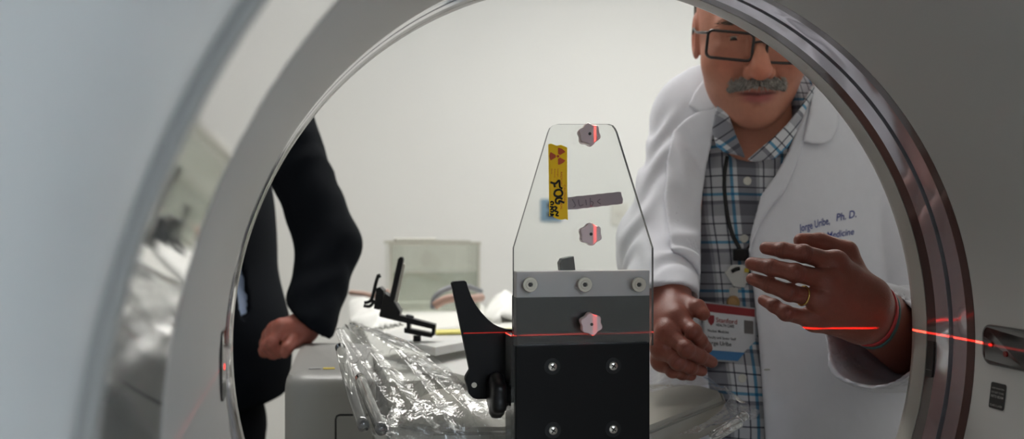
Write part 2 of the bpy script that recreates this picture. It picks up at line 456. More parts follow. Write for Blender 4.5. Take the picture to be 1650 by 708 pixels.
M_lens = mat('laser_lens', (120, 10, 8), .2, emit=(255, 30, 18), estr=2.5)
M_lens2 = mat('laser_lens_dim', (60, 12, 10), .2, emit=(255, 30, 18), estr=.03)
M_print = mat('label_print', (150, 150, 145), .6)
M_gasket = mat('window_gasket', (92, 90, 88), .5)
for side, ca in (('right', 0.), ('left', math.pi)):
    if side == 'right': cyl_patch(.768, .8425, ca - .054, ca + .054, RB, .0012, .012, 'laser_window_gasket', M_gasket)
    w = cyl_patch(.771, .8395, ca - .050, ca + .050, RB, .0022, .010, 'laser_window', M_lwin) if side == 'right' else cyl_patch(.812, .8525, ca - .085, ca + .075, RB, .0016, .006, 'laser_window', M_lwin)
    w['label'] = 'smoked dark window of the %s positioning laser' % side
    sg = 1 if side == 'right' else -1
    for yy, zz in ((.828, 0), (.808, -.006))[:1 if side == 'left' else 2]:
        c = np.array([AX + sg * (RB - (.0022 if side == 'right' else .0016)), yy, AZ + zz]); MB().cyl(c, c - np.array([sg * .0012, 0, 0]), .0026, seg=16).build('laser_lens', M_lens if side == 'left' else M_lens2, w)
def wall_label(y0, y1, za, zb, lines, name):
    a0, a1 = math.asin(za / RB), math.asin(zb / RB)
    l = cyl_patch(y0, y1, a0, a1, RB, .0006, .002, name, M_label, thick=.001)
    mb = MB(); n = len(lines)
    for i, s in enumerate(lines):
        if not s: continue
        V, Fc = text_geo(s, 1, 0, .01, 'CENTER')
        hgt = (zb - za) / (n + 1.0); W = V[:, 0].max() - V[:, 0].min(); sc = min(hgt * .95, (y1 - y0) * .82 / W)
        zz = zb - (zb - za) * .10 - (i + .85) * hgt + V[:, 1] * sc; yy = (y0 + y1) / 2 - V[:, 0] * sc
        rr = RB - .0009; ang = np.arcsin(zz / RB)
        mb.add(np.stack([AX + rr * np.cos(ang), yy, AZ + rr * np.sin(ang)], 1), Fc)
    mb.build('lettering', M_print, l)
wall_label(.8075, .828, -.0585, -.0345, ['LASER RADIATION', 'DO NOT STARE', 'INTO BEAM', '', 'CLASS 2 LASER'], 'warning_label')
wall_label(.918, .9295, -.045, -.008, ['DO NOT STARE', 'INTO BEAM', 'LASER APERTURE'], 'warning_label')
# ------------------------------------------------------------------ clear phantom plate on its black holder
YF = .990; ZP_ = .975
#                                       # front face of the clear plate
q = lambda px, py, y=YF: Q(px, py, y)
M_acry = clear_mat('clear_acrylic', (249, 250, 249), .8, .022)
M_acry_e = mat('acrylic_edge', (96, 98, 98), .15, spec=.8)  # grey paints in the dark look of internal reflection at the edge
M_bar = mat('frosted_bar', (186, 178, 178), .35, sub=.1)
M_dark = mat('dark_block', (14, 14, 14), .42, spec=.2, var=.06)
M_knobclear = clear_mat('clear_knob', (235, 205, 205), 1.4, .35, (225, 205, 205), .08)  # pink tint carries the laser glow
M_washer = mat('washer', (178, 172, 158), .35, metal=.6)
M_hole = mat('hex_hole', (38, 34, 30), .5)
T = thing('phantom_stand', 'tapered clear acrylic plate with knobs, clamped on a black block in the tunnel opening', 'test phantom', (AX, 1.0, 1.02))
# plate outline with rounded top corners
pl = [(828, 557), (828, 400), (884, 213), (887, 206), (892, 202), (899, 200), (981, 200), (988, 202), (992, 207), (995, 213), (1053, 400), (1053, 557)]
pw = [q(*p) for p in pl]
def plate_solid(pts, vec, m_face, m_edge, name, parent):
    n = len(pts); V = [p for p in pts] + [p + vec for p in pts]
    Fc = [tuple(range(n)), tuple(range(n, 2 * n))[::-1]] + [(i, n + i, n + (i + 1) % n, (i + 1) % n) for i in range(n)]
    b = bmesh.new(); vs = [b.verts.new(tuple(v)) for v in V]
    fs = [b.faces.new([vs[i] for i in f]) for f in Fc]
    for i, f in enumerate(fs): f.material_index = 0 if i < 2 else 1
    bmesh.ops.recalc_face_normals(b, faces=b.faces[:]); b.verts.index_update()
    mi = [f.material_index for f in b.faces]; V = [v.co[:] for v in b.verts]; Fq = [[v.index for v in f.verts] for f in b.faces]; b.free()
    o = MB().add(V, Fq); o.mi = mi; return o.build(name, [m_face, m_edge], parent)
TH = np.array([0, .006, 0])
plate_solid(pw, TH, M_acry, M_acry_e, 'clear_plate', T)
def fbox(px0, py0, px1, py1, y0, y1, bev=.001):  # an axis aligned solid whose front face covers the pixel rectangle at depth y0
    a = Q(px0, py0, y0); c = Q(px1, py1, y0)
    return MB().box(((a[0] + c[0]) / 2, (y0 + y1) / 2, (a[2] + c[2]) / 2), (abs(c[0] - a[0]), y1 - y0, abs(c[2] - a[2])), bev)
fbox(832, 438, 1047, 478, YF + .0065, YF + .0245).build('clamp_bar', M_bar, T)
fbox(832, 478.5, 1047, 720, YF + .0065, YF + .030).build('backing_plate', M_dark, T)
fbox(831, 558, 1047, 760, YF - .004, YF + .006).build('front_block', mat('front_block', (9, 9, 9), .4, var=.06, spec=.15), T)
# clear side cheek at the left of the block
a = q(823, 541); c = q(832, 760)
plate_solid([np.array([a[0], YF - .002, a[2]]), np.array([c[0] - .0002, YF - .002, a[2]]), np.array([c[0] - .0002, YF - .002, c[2]]), np.array([a[0], YF - .002, c[2]])], np.array([0, .03, 0]), M_acry, M_acry_e, 'clear_cheek', T)
def screw_cap(px, py, r, y, name):
    c = q(px, py, y)
    o = MB().lathe(c, (0, -1, 0), [(0, 0), (r, 0), (r, .0016), (r * .93, .0022), (r * .62, .0022), (r * .58, .0026), (r * .36, .0026), (r * .34, .0012), (0, .0012)], 32).build(name, M_washer, T, 'auto')
    MB().cyl(c + np.array([0, -.0011, 0]), c + np.array([0, -.0016, 0]), r * .31, seg=6).build('hex_socket', M_hole, o)
for px in (854, 942, 1029): screw_cap(px, 459, .0078, YF, 'clamp_bolt')
for px, py in ((890, 591), (988, 590), (891, 694), (988, 692)):
    c = q(px, py, YF - .004); r = .0044
    MB().cyl(c, c + np.array([0, -.0006, 0]), r * 1.9, seg=28).build('recess_ring', M_black, T)
    o = MB().lathe(c + np.array([0, -.0006, 0]), (0, -1, 0), [(0, 0), (r, 0), (r, .0008), (r * .7, .0016), (0, .0018)], 24).build('screw', M_steel, T, 'auto')
    g = MB()
    for ang in (.6, .6 + math.pi / 2):
        g.box(c + np.array([0, -.0024, 0]), (r * 1.25, .0006, r * .28), 0, Matrix.Rotation(ang, 3, 'Y'))
    g.build('screw_cross', M_hole, o)
# lobed clear thumb knobs through the plate
def lobed(px, py, tilt, name='thumb_knob'):
    c = q(px, py, YF - .0005); prof_r = .0108; ax = Vector((math.sin(-.16), -1, .03)).normalized()
    V = []; n = 48; L = .018; Fc = []
    rings = [(0, .86), (.0, .98), (.0012, 1.0), (L - .0015, 1.0), (L, .93), (L, 0)]
    u = ax.orthogonal().normalized(); w = ax.cross(u)
    for (h, k) in rings:
        for i in range(n):
            t = 2 * math.pi * i / n; r = prof_r * k * (1 + .085 * math.cos(6 * t + tilt))
            V.append(tuple(Vector(c) + ax * h + (u * math.cos(t) + w * math.sin(t)) * r))
    for j in range(len(rings) - 1):
        for i in range(n): Fc.append((j * n + i, j * n + (i + 1) % n, (j + 1) * n + (i + 1) % n, (j + 1) * n + i))
    Fc.append(tuple(range(n))[::-1])
    o = MB().add(V, Fc).build(name, M_knob3, T, 'auto')
    MB().cyl(Vector(c) + ax * (L - .0002), Vector(c) + ax * (L + .0008), .0016, seg=12).build('knob_pin', M_hole, o)
M_knob3 = mat('translucent_knob', (214, 190, 190), .22, spec=.6, sub=.15)  # pink of the laser glow is painted into the base colour
for px, py, tl in ((947, 219, .3), (949, 378, .9), (950, 521, .5)): lobed(px, py, tl)
# small black clip rising behind the bar
cl = [q(904, 440, YF + .026), q(902, 424, YF + .026), q(906, 417, YF + .026), q(925, 413, YF + .026), q(928, 440, YF + .026)]
MB().prism(cl, (0, .012, 0), .001).build('clip', M_black, T)
# black side knob on its shaft
kc = q(802, 637, YF + .012)
b = MB(); b.lathe(kc - np.array([.0085, 0, 0]), (1, 0, 0), [(0, .0), (.018, 0), (.0215, .002), (.0225, .006), (.0222, .011), (.019, .0145), (.011, .0155), (.011, .019), (0, .019)], 60, 0, (6, .07)); b.build('side_knob', M_black, T, True)
MB().cyl(kc + np.array([.0095, 0, 0]), q(832, 637, YF + .012), .0082, seg=24, bev=.0006).build('knob_shaft', M_black, T, 'auto')
MB().cyl(kc + np.array([.010, 0, 0]), kc + np.array([.0135, 0, 0]), .0098, seg=24, bev=.0004).build('knob_collar', M_black, T, 'auto')
# curved black bracket at the left
br = [(728, 457), (731, 454), (749, 452.5), (752, 455), (754, 463), (760, 479), (767, 492), (776, 504), (786, 515), (796, 523), (806, 528), (816, 531), (832, 532), (832, 643), (768, 644), (762, 642), (756, 636), (753, 623), (750, 613), (751, 607), (757, 597)]
yb = YF + .031
o = MB().prism([q(*p, yb) for p in br], (0, .010, 0), .0008).build('curved_bracket', M_blackmatte, T)
c = q(764, 621, yb); MB().cyl(c, c + np.array([0, -.0006, 0]), .0028, seg=16).build('bracket_rivet', M_steel, o)
# mounting foot joins everything to the table end
a = q(834, 642, yb); c = q(1046, 760, yb)
MB().box(((a[0] + c[0]) / 2, yb + .016, (a[2] + c[2]) / 2), (abs(c[0] - a[0]), .010, abs(c[2] - a[2])), .002).build('mounting_plate', M_blackmatte, T)
MB().box((AX, (yb + .016 + 1.13) / 2, ZP_ - .03), (.10, 1.13 - yb - .012, .05), .004).build('mounting_arm', M_blackmatte, T)

# ------------------------------------------------------------------ tapes stuck on the plate
def tape_mat(name, c):
    m = mat(name, c, .45, var=.03); nt = m.node_tree; b = nt.nodes['Principled BSDF']; out = [n for n in nt.nodes if n.type == 'OUTPUT_MATERIAL'][0]
    tl = nd(nt, 'ShaderNodeBsdfTranslucent', Color=lin(c)); mx = nd(nt, 'ShaderNodeMixShader', Fac=.6)
    nt.links.new(b.outputs[0], mx.inputs[1]); nt.links.new(tl.outputs[0], mx.inputs[2]); nt.links.new(mx.outputs[0], out.inputs['Surface']); return m
M_yel = tape_mat('yellow_tape', (255, 226, 32)); M_orange = mat('orange_print', (206, 84, 20), .5); M_ink = mat('marker_ink', (18, 16, 12), .5)
tape = thing('warning_tape', 'yellow radioactive warning tape with trefoil and handwriting, stuck on the clear plate', 'tape', q(898, 356, YF - .0003))
yt = YF - .0004
tp = [(883.5, 233), (888, 231.5), (897, 235), (904, 233.5), (914, 238), (914, 300), (915, 355), (911, 353), (905, 354.5), (898, 353), (893, 351), (889, 345), (885, 349), (884.5, 300)]
MB().prism([q(*p, yt) for p in tp], (0, .0003, 0)).build('tape_strip', M_yel, tape)
S = q(901, 250, yt)[0] - q(900, 250, yt)[0]   # metres per pixel at the plate
def on_plate(px, py): return q(px, py, yt - .00025)
g = MB(); cen = (899, 252)
def disc(mb, c, r0, r1, a0, a1, n=10):
    V = []; 
    for i in range(n + 1):
        t = a0 + (a1 - a0) * i / n
        for r in (r0, r1): V.append(on_plate(c[0] + r * math.cos(t), c[1] + r * math.sin(t)))
    mb.add(V, [(2 * i, 2 * i + 1, 2 * i + 3, 2 * i + 2) for i in range(n)])
disc(g, cen, 0, 2.2, 0, 2 * math.pi, 20)
for k in range(3):
    t = math.pi + k * 2 * math.pi / 3; disc(g, cen, 3.6, 13.5, t - .52, t + .52)
g.build('trefoil', M_orange, tape)
g = MB(); down = np.array([0, 0, -S]); left = np.array([S, 0, 0])
def vert_text(mb, s, px, py, size, shear=0, bold=0, sx=1.):    # reads downwards (rotated a quarter turn)
    place_text(mb, s, 1, on_plate(px, py) + np.array([0, -.0001, 0]), down * size * sx, left * size, shear, bold)
vert_text(g, 'CAUTION', 908, 298, 5.0, sx=1.2); vert_text(g, 'RADIOACTIVE MATERIAL', 903, 277, 4.6, sx=1.15)
for s, x in (('Isotope ________', 898), ('Amount ________', 893), ('Date ________', 888)): vert_text(g, s, x, 272, 3.2, sx=1.3)
g.build('printed_lettering', M_orange, tape)
g = MB()
def stroke(pts, r=.0011): g.tube([on_plate(x, y) + np.array([0, -.0002, 0]) for x, y in pts], r, 6)
stroke([(887, 294), (895, 296), (901, 291), (902, 301), (906, 304)]); stroke([(893, 297), (894, 302)])
stroke([(893, 311), (896, 307), (902, 306), (906, 310), (905, 315), (899, 317), (894, 315), (893, 311)])
stroke([(906, 321), (902, 319), (896, 321), (896, 327), (901, 328), (901, 324), (909, 327)])
for k, yy in enumerate((327, 333, 339, 345)):
    stroke([(887, yy), (889, yy - 2), (892, yy), (890, yy + 3), (887, yy + 2)] if k % 2 == 0 else [(886, yy), (892, yy + 1), (888, yy + 3)], .0008)
stroke([(893, 333), (897, 335), (894, 340), (899, 342), (896, 347), (900, 348)], .0009)
g.build('handwriting', M_ink, tape)
M_gt = tape_mat('grey_tape', (196, 186, 190)); M_gi = mat('faded_ink', (150, 140, 146), .6)
gt = thing('label_tape', 'grey tape strip with faint handwriting, stuck on the clear plate beside the yellow tape', 'tape', q(958, 330, YF - .0003))
gp = [(915, 318)] + [(915 + 8 * i, 318 - .85 * i + (.5 if i % 2 else -.3)) for i in range(1, 11)] + [(1001, 310), (1002, 317), (1004, 320), (1003, 328)] + [(1003 - 8 * i, 328.5 + .95 * i + (.5 if i % 2 else -.3)) for i in range(0, 11)] + [(915, 338)]
MB().prism([q(*p, yt) for p in gp], (0, .0003, 0)).build('tape_strip', M_gt, gt)
g = MB()
for st in ([(922, 321), (927, 331), (924, 334)], [(932, 322), (934, 332), (940, 330)], [(944, 322), (945, 331)], [(951, 319), (952, 333), (956, 327), (951, 324)], [(967, 321), (963, 325), (968, 329)]): stroke(st, .0006)
g.build('handwriting', M_gi, gt)
# ------------------------------------------------------------------ patient table and what lies on it
M_sheet = mat('table_white', (214, 214, 208), .5, var=.02)
M_pad = mat('grey_vinyl_pad', (152, 149, 139), .45, var=.03, bump=.1, bscale=500)
M_board = mat('white_board', (220, 220, 218), .35, sub=.05)
M_cab = mat('cabinet_plastic', (138, 137, 134), .4, var=.015)
M_cabtop = mat('cabinet_top_plastic', (140, 140, 142), .35, var=.015)
ZT = 1.075; ZP = 1.032
tb = thing('patient_table', 'long white patient table running away from the tunnel opening', 'table', (.28, 2.0, 0))
tp_ = [(.14, 1.10, ZP), (.11, 1.30, ZP), (.105, 2.75, ZP), (.45, 2.75, ZP), (.45, 1.5, ZP), (.50, 1.25, ZP), (.46, 1.10, ZP)]
MB().prism([np.array(p, float) for p in tp_], (0, 0, -.05), .012, seg=3).build('tabletop', M_sheet, tb, 'auto')
MB().box((.28, 2.15, .60), (.30, 1.0, .77), .03).build('column', M_house, tb, True)
MB().box((.28, 2.15, .11), (.32, 1.2, .22), .03).build('foot', M_house, tb, True)
ms = thing('mattress', 'long flat white mattress on the far part of the patient table', 'mattress', (.28, 2.0, ZP))
MB().box((.2775, 2.0725, (ZT + ZP) / 2 + .0005), (.345, 1.345, ZT - ZP - .001), .010).build('mattress_body', M_sheet, ms, 'auto')
# grey mattress pad at the near end
zp = 1.068
pd = thing('mattress_pad', 'grey vinyl pad with sloped edges on the near end of the patient table', 'pad', H(1000, 640, ZP))
pts = [H(x, y, zp)[:2] for x, y in ((1047, 687), (1164, 641), (1160, 630), (1130, 622), (1000, 619), (800, 619), (700, 628), (655, 650), (640, 676), (700, 690))]
pts = [np.array(p) for p in pts]; cpt = sum(pts) / len(pts)
b = bmesh.new(); lv = []
def loop(k, z): return [b.verts.new((*(cpt + (p - cpt) * k), z)) for p in pts]
L = [loop(.5, zp + .004), loop(.93, zp + .002), loop(.985, zp), loop(1.0, zp - .004), loop(1.015, zp - .010), loop(1.06, zp - .0335), loop(1.05, zp - .0355)]
for a, c in zip(L, L[1:]):
    for i in range(len(pts)): b.faces.new((a[i], a[(i + 1) % len(pts)], c[(i + 1) % len(pts)], c[i]))
b.faces.new(L[0]); b.faces.new(L[-1]); bmesh.ops.recalc_face_normals(b, faces=b.faces[:])
MB().bm(b).build('pad_body', M_pad, pd, 'auto')
MB().tube([np.array((*(cpt + (p - cpt) * 1.012), zp - .006)) for p in pts], .0022, 8, smooth=False, closed=True).build('piping', mat('pad_piping', (120, 118, 110), .5), pd, True)

# two white boards with standoffs
def board(poly, z, th, posts, label, zb):
    t = thing('white_board', label, 'board', H(*poly[0], z)); P3 = [H(x, y, z) for x, y in poly]
    MB().prism(P3, (0, 0, -th), .0025).build('board_panel', M_board, t, 'auto')
    for (x, y) in posts:
        c = H(x, y, z - th); MB().cyl((c[0], c[1], zb), c, .009, seg=20, bev=.001).build('standoff', M_board, t, 'auto')
board([(612, 536), (640, 530), (830, 540), (830, 545), (760, 549), (702, 560), (660, 551)], 1.115, .013, ((692, 556), (640, 544), (790, 544)), 'upper white board on short standoffs under the black adjustable holder', 1.0915)
board([(664, 585), (690, 572), (750, 556), (860, 556), (860, 612), (752, 606)], 1.091, .012, ((720, 590), (790, 594)), 'lower white board with pointed corner behind the curved black bracket', 1.0765)
MB().box(H(748, 537, 1.118) + np.array([.02, .02, 0]), (.13, .04, .004), .001).build('yellow_folder', mat('yellow_card', (226, 216, 120), .6))
tag(bpy.data.objects['yellow_folder'], 'pale yellow card lying on the upper white board beside the black holder', 'card')

# black adjustable holder
HD = thing('adjustable_holder', 'black adjustable clamp holder with upright rod and hook, standing on the white board', 'holder', P(650, 540, 1.50))
dH = 1.50
def hp(px, py, d=dH): return P(px, py, d)
back = FW * .022
def hprism(pts, name, m=M_black, d=dH, t=.022, par=None, bev=.001):
    return MB().prism([hp(x, y, d) for x, y in pts], FW * t, bev).build(name, m, par or HD)
hprism([(641, 418), (645, 414), (649, 415), (650, 419), (636, 484), (634, 487), (627, 483)], 'rod', t=.016)
hprism([(650, 425), (652.5, 427), (640, 488), (637, 486)], 'rod_rail', M_steel, dH + .002, .006)
hprism([(606, 465), (612, 463), (618, 469), (612, 500), (602, 498)], 'front_jaw', t=.03)
hprism([(619, 472), (632, 481), (645, 503), (643, 511), (638, 512), (611, 509), (613, 497)], 'clamp_body', t=.034)
MB().tube([hp(610, 443), hp(606, 455), hp(602, 472), hp(599, 482), hp(594, 487), hp(587, 488)], .0026, 8).build('hook', M_black, HD, True)
MB().tube([hp(603, 484), hp(600, 490), hp(595, 494), hp(586, 493)], .0026, 8).build('hook', M_black, HD, True)
hprism([(608, 443), (611, 441), (614, 447), (611, 449)], 'hook_tip', t=.008)
hprism([(611, 504), (645, 509), (702, 524), (701, 532), (640, 518), (611, 511)], 'arm', t=.02)
hprism([(651, 529), (697, 538), (696, 545), (651, 537)], 'lower_arm', t=.02)
hprism([(696, 527), (702, 526), (700, 541), (695, 543)], 'arm_end', t=.02)
hprism([(655, 519), (661, 520), (661, 532), (655, 531)], 'arm_link', t=.02)
MB().cyl(hp(659, 517, dH + .01), hp(661, 508, dH + .01), .0062, seg=18, bev=.0008).build('screw_knob', mat('grey_knob', (60, 62, 66), .4), HD, 'auto')
MB().cyl(hp(672, 541, dH + .012), np.array([*hp(672, 541, dH + .012)[:2], 1.1155]), .006, seg=14).build('foot_pin', M_black, HD)

# water tank
TK = thing('water_tank', 'clear rectangular water tank with lid, at the far end of the patient table', 'tank', H(703, 492, ZT))
dT = 2.42; a = P(630, 393, dT); c = P(776, 492, dT)
x0, x1 = a[0], c[0]; yk = a[1]; z1 = a[2]; z0 = ZT + .002; dy = .16
m_tank = clear_mat('tank_acrylic', (246, 247, 244), .9, .03, (214, 212, 200))
tw = .006
for nm, cc, ss in (('tank_wall', ((x0 + x1) / 2, yk, (z0 + z1) / 2), (x1 - x0, tw, z1 - z0)), ('tank_wall', ((x0 + x1) / 2, yk + dy, (z0 + z1) / 2), (x1 - x0, tw, z1 - z0)),
                   ('tank_wall', (x0, yk + dy / 2, (z0 + z1) / 2), (tw, dy - tw, z1 - z0)), ('tank_wall', (x1, yk + dy / 2, (z0 + z1) / 2), (tw, dy - tw, z1 - z0)), ('tank_floor', ((x0 + x1) / 2, yk + dy / 2, z0), (x1 - x0, dy, tw))):
    MB().box(cc, ss, .0008).build(nm, m_tank, TK)
zw = P(700, 440, dT)[2]
MB().box(((x0 + x1) / 2, yk + dy / 2, (z0 + tw + zw) / 2), (x1 - x0 - tw * 1.4, dy - tw * 1.4, zw - z0 - tw)).build('water', clear_mat('water', (240, 242, 240), 1., .10, (206, 208, 200), ior=1.33), TK)
M_te = mat('tank_edge', (196, 194, 182), .3)
for yy in (yk - .004, yk + dy + .004): MB().box(((x0 + x1) / 2, yy, z1), (x1 - x0 + .01, .004, .008)).build('tank_rim', M_te, TK)
for xx in (x0, x1): MB().box((xx, yk - .004, (z0 + z1) / 2), (.006, .003, z1 - z0)).build('tank_corner', M_te, TK)
a = P(641, 384, dT); c = P(710, 390, dT)
MB().box(((a[0] + c[0]) / 2, yk + dy / 2, z1 + .008), (c[0] - a[0], .05, .007), .002).build('lid_strip', mat('lid_strip', (212, 210, 200), .4), TK)
# crumpled white cloths on the far table
def cloth(poly, z, h, seed, name, label, m, cat='cloth'):
    pts = np.array([H(x, y, z)[:2] for x, y in poly]); lo, hi = pts.min(0), pts.max(0); N = 46
    xs, ys = np.linspace(lo[0], hi[0], N), np.linspace(lo[1], hi[1], N); X, Y = np.meshgrid(xs, ys, indexing='ij')
    sd = poly_sd(X.ravel(), Y.ravel(), pts); pp = np.stack([X.ravel(), Y.ravel(), 0 * sd], 1)
    Z = z + .001 + h * np.clip(-sd / .05, 0, 1) ** .6 * (.75 + .35 * np.abs(cnoise(pp, 28, seed)) + .22 * cnoise(pp, 70, seed + 1))
    V = np.stack([X.ravel(), Y.ravel(), Z], 1); ok = (sd < .004).reshape(N, N); Fc = []
    for i in range(N - 1):
        for j in range(N - 1):
            if ok[i, j] and ok[i + 1, j] and ok[i + 1, j + 1] and ok[i, j + 1]: Fc.append((i * N + j, (i + 1) * N + j, (i + 1) * N + j + 1, i * N + j + 1))
    o = mk(name, V, Fc, m, None, True); s = o.modifiers.new('thick', 'SOLIDIFY'); s.thickness = .002; s.offset = 0
    tag(o, label, cat); return o
M_cloth = mat('white_cloth', (224, 224, 220), .8, var=.02, bump=.15, bscale=400)
cloth([(786, 494), (805, 486), (838, 492), (838, 520), (796, 522), (780, 512)], ZT, .05, 3, 'crumpled_cloth', 'crumpled white cloth lying on the table right of the tank', M_cloth)
cloth([(563, 486), (600, 491), (616, 498), (636, 506), (650, 525), (600, 535), (566, 520)], ZT, .03, 5, 'crumpled_cloth', 'crumpled white cloth lying on the table left of the black holder', M_cloth)
# cable loops
g = MB(); zt = ZT + .012
g.tube([P(698, 498, 2.05), P(700, 482, 2.05), P(712, 470, 2.05), P(730, 463, 2.07), P(752, 462, 2.1), P(775, 470, 2.15)], .006, 8); g.build('grey_cable', mat('grey_cable', (128, 130, 136), .5), None, True)
tag(bpy.data.objects['grey_cable'], 'grey cable arched in a loop in front of the tank', 'cable')
g = MB(); g.tube([P(700, 494, 2.0), P(716, 484, 2.0), P(738, 480, 2.0), P(758, 482, 2.02), P(775, 480, 2.1)], .009, 8); g.build('pink_tube', mat('pink_tube', (172, 138, 124), .5), None, True)
tag(bpy.data.objects['pink_tube'], 'pinkish tube lying under the arched grey cable before the tank', 'tube')
g = MB(); g.tube([P(565, 472, 2.35), P(585, 474, 2.3), P(603, 477, 2.25), P(625, 470, 2.2)], .006, 8); g.build('pink_cable', mat('pink_cable', (176, 146, 132), .5), None, True)
tag(bpy.data.objects['pink_cable'], 'thin pinkish cable lying behind the hook of the black holder', 'cable')

# ------------------------------------------------------------------ white equipment cabinet at the left
zc = 1.09
cb = thing('equipment_cabinet', 'white rounded equipment cabinet under the resting hand of the dark suited man', 'cabinet', H(540, 580, zc) * np.array([1, 1, 0]))
fl, fr_, bl = H(457, 606, zc), H(606, 607, zc), H(484, 549, zc)
bk = bl - fl; cen = None
cp = [fl, fr_, fr_ + bk, bl]
b = bmesh.new(); vs = [b.verts.new(tuple(p)) for p in cp]; f = b.faces.new(vs)
bmesh.ops.bevel(b, geom=vs, offset=.03, segments=6, affect='VERTICES', profile=.5)
ol = [np.array(v.co[:]) for v in b.faces[:][0].verts]; b.free()
cen = sum(ol) / len(ol)
def lp(k, z):
    o2 = []
    for p in ol:
        v = p - cen; r = np.linalg.norm(v[:2]); o2.append(np.array([*(cen + v * (1 - k / r))[:2], z]))
    return o2
lo_ = [lp(.040, zc), lp(.012, zc - .003), lp(.004, zc - .009), lp(0, zc - .018), lp(-.001, zc - .026), lp(.0, .06), lp(.02, .0)]
V = np.vstack(lo_); n = len(ol); Fc = [tuple(range(n)), tuple(range((len(lo_) - 1) * n, len(lo_) * n))[::-1]]
for j in range(len(lo_) - 1):
    for i in range(n): Fc.append((j * n + i, j * n + (i + 1) % n, (j + 1) * n + (i + 1) % n, (j + 1) * n + i))
b = bmesh.new(); bv = [b.verts.new(tuple(v)) for v in V]
for f in Fc: b.faces.new([bv[i] for i in f])
bmesh.ops.recalc_face_normals(b, faces=b.faces[:]); MB().bm(b).build('cabinet_body', M_cab, cb, 'auto')
# recessed access panel on the front face: thin dark seam around a lighter panel
ff = (fr_ - fl) / np.linalg.norm(fr_ - fl); nn = np.array([ff[1], -ff[0], 0]); nn = nn if nn @ (CAM - fl) > 0 else -nn
def on_front(px, py):
    v = RT * ((px - 825) / F) + UP * (-(py - 354) / F) + FW; return CAM + v * (((fl - CAM) @ nn) / (v @ nn))
sp = [(541, 760), (541, 676), (543, 671), (548, 669), (600, 669)]
MB().tube([on_front(*p) + nn * .0005 for p in sp], .0016, 6, smooth=False).build('panel_seam', M_slot, cb)
p0 = on_front(545, 673); p1 = on_front(600, 760)
MB().prism([p0, on_front(600, 673), p1, on_front(545, 760)], nn * .001).build('access_panel', M_cab, cb)
st = H(530, 594, zc + .0008)
MB().box(st, (.016, .012, .0008)).build('caution_sticker', mat('yellow_sticker', (214, 190, 70), .5), cb)
MB().box(st - ff * .02, (.016, .012, .0008)).build('printed_sticker', mat('grey_sticker', (150, 150, 150), .5), cb)

# ------------------------------------------------------------------ clear plastic film
M_filmc = clear_mat('clear_film', (247, 248, 248), 1.35, .14, (232, 232, 230), .06, 1.5, bump=.3, bscale=55)
def film(rows, N, amp, seed, name, label, fold=14, iso=.2, parent=None):
    """rows: control rows of (px,py,d) points, from one edge of the sheet to the other"""
    rows = [[P(*p) for p in r] for r in rows]; m = len(rows[0]); NU, NV = N
    def cat(pts, t):
        t = t * (len(pts) - 1); i = min(int(t), len(pts) - 2); f = t - i
        p0 = pts[max(i - 1, 0)]; p1 = pts[i]; p2 = pts[i + 1]; p3 = pts[min(i + 2, len(pts) - 1)]
        return .5 * (2 * p1 + (p2 - p0) * f + (2 * p0 - 5 * p1 + 4 * p2 - p3) * f * f + (3 * p1 - p0 - 3 * p2 + p3) * f ** 3)
    G_ = np.array([[cat([cat(r, v) for r in rows], u) for v in np.linspace(0, 1, NV)] for u in np.linspace(0, 1, NU)])
    du = np.gradient(G_, axis=0); dv = np.gradient(G_, axis=1); nr = np.cross(du, dv); nr /= np.linalg.norm(nr, axis=2, keepdims=True) + 1e-9
    nr *= np.sign((nr @ -FW).mean() + 1e-9)
    u = np.linspace(0, 1, NU)[:, None] + 0 * np.linspace(0, 1, NV)[None]; v = 0 * u + np.linspace(0, 1, NV)[None]
    pp = np.stack([u.ravel() * 1.1, v.ravel() * fold, 0 * u.ravel()], 1)
    pq = G_.reshape(-1, 3)
    cr = lambda x: 1 - 2 * np.abs(x) ** .75
    ds = amp * (.75 * cr(cnoise(pp, 2.6, seed)) + iso * cr(cnoise(pq, 55, seed + 1)) + iso * .6 * cr(cnoise(pq, 130, seed + 2)))
    G_ = G_ + nr * ds.reshape(NU, NV, 1)
    V = G_.reshape(-1, 3); Fc = np.array([(i * NV + j, (i + 1) * NV + j, (i + 1) * NV + j + 1, i * NV + j + 1) for i in range(NU - 1) for j in range(NV - 1)])
    o = mk(name, V, Fc, M_filmc, parent, True)
    if label: tag(o, label, 'plastic film')
    return o
film([[(540, 534, 1.34), (552, 529, 1.35), (563, 527, 1.37), (570, 530, 1.40)],
      [(556, 580, 1.27), (585, 565, 1.28), (610, 548, 1.30), (640, 548, 1.36)],
      [(572, 632, 1.18), (620, 615, 1.19), (665, 590, 1.22), (715, 596, 1.26)],
      [(590, 684, 1.12), (650, 668, 1.12), (715, 645, 1.14), (768, 640, 1.16)],
      [(612, 720, 1.085), (680, 708, 1.085), (750, 690, 1.085), (815, 676, 1.10)]], (90, 110), .0075, 11, 'clear_plastic_film',
     'crinkled clear plastic film fanning down from a gathered tip left of the black bracket', 9)
film([[(632, 662, 1.12), (690, 650, 1.12), (745, 646, 1.12), (820, 650, 1.12)],
      [(622, 690, 1.075), (690, 676, 1.08), (760, 672, 1.08), (820, 676, 1.08)],
      [(630, 722, 1.075), (700, 714, 1.075), (770, 710, 1.075), (815, 712, 1.075)],
      [(640, 745, 1.075), (700, 738, 1.075), (770, 738, 1.075), (815, 738, 1.075)]], (60, 80), .0075, 21, 'clear_plastic_film', 'crinkled clear plastic film over the pad below the black side knob', 5, .28)
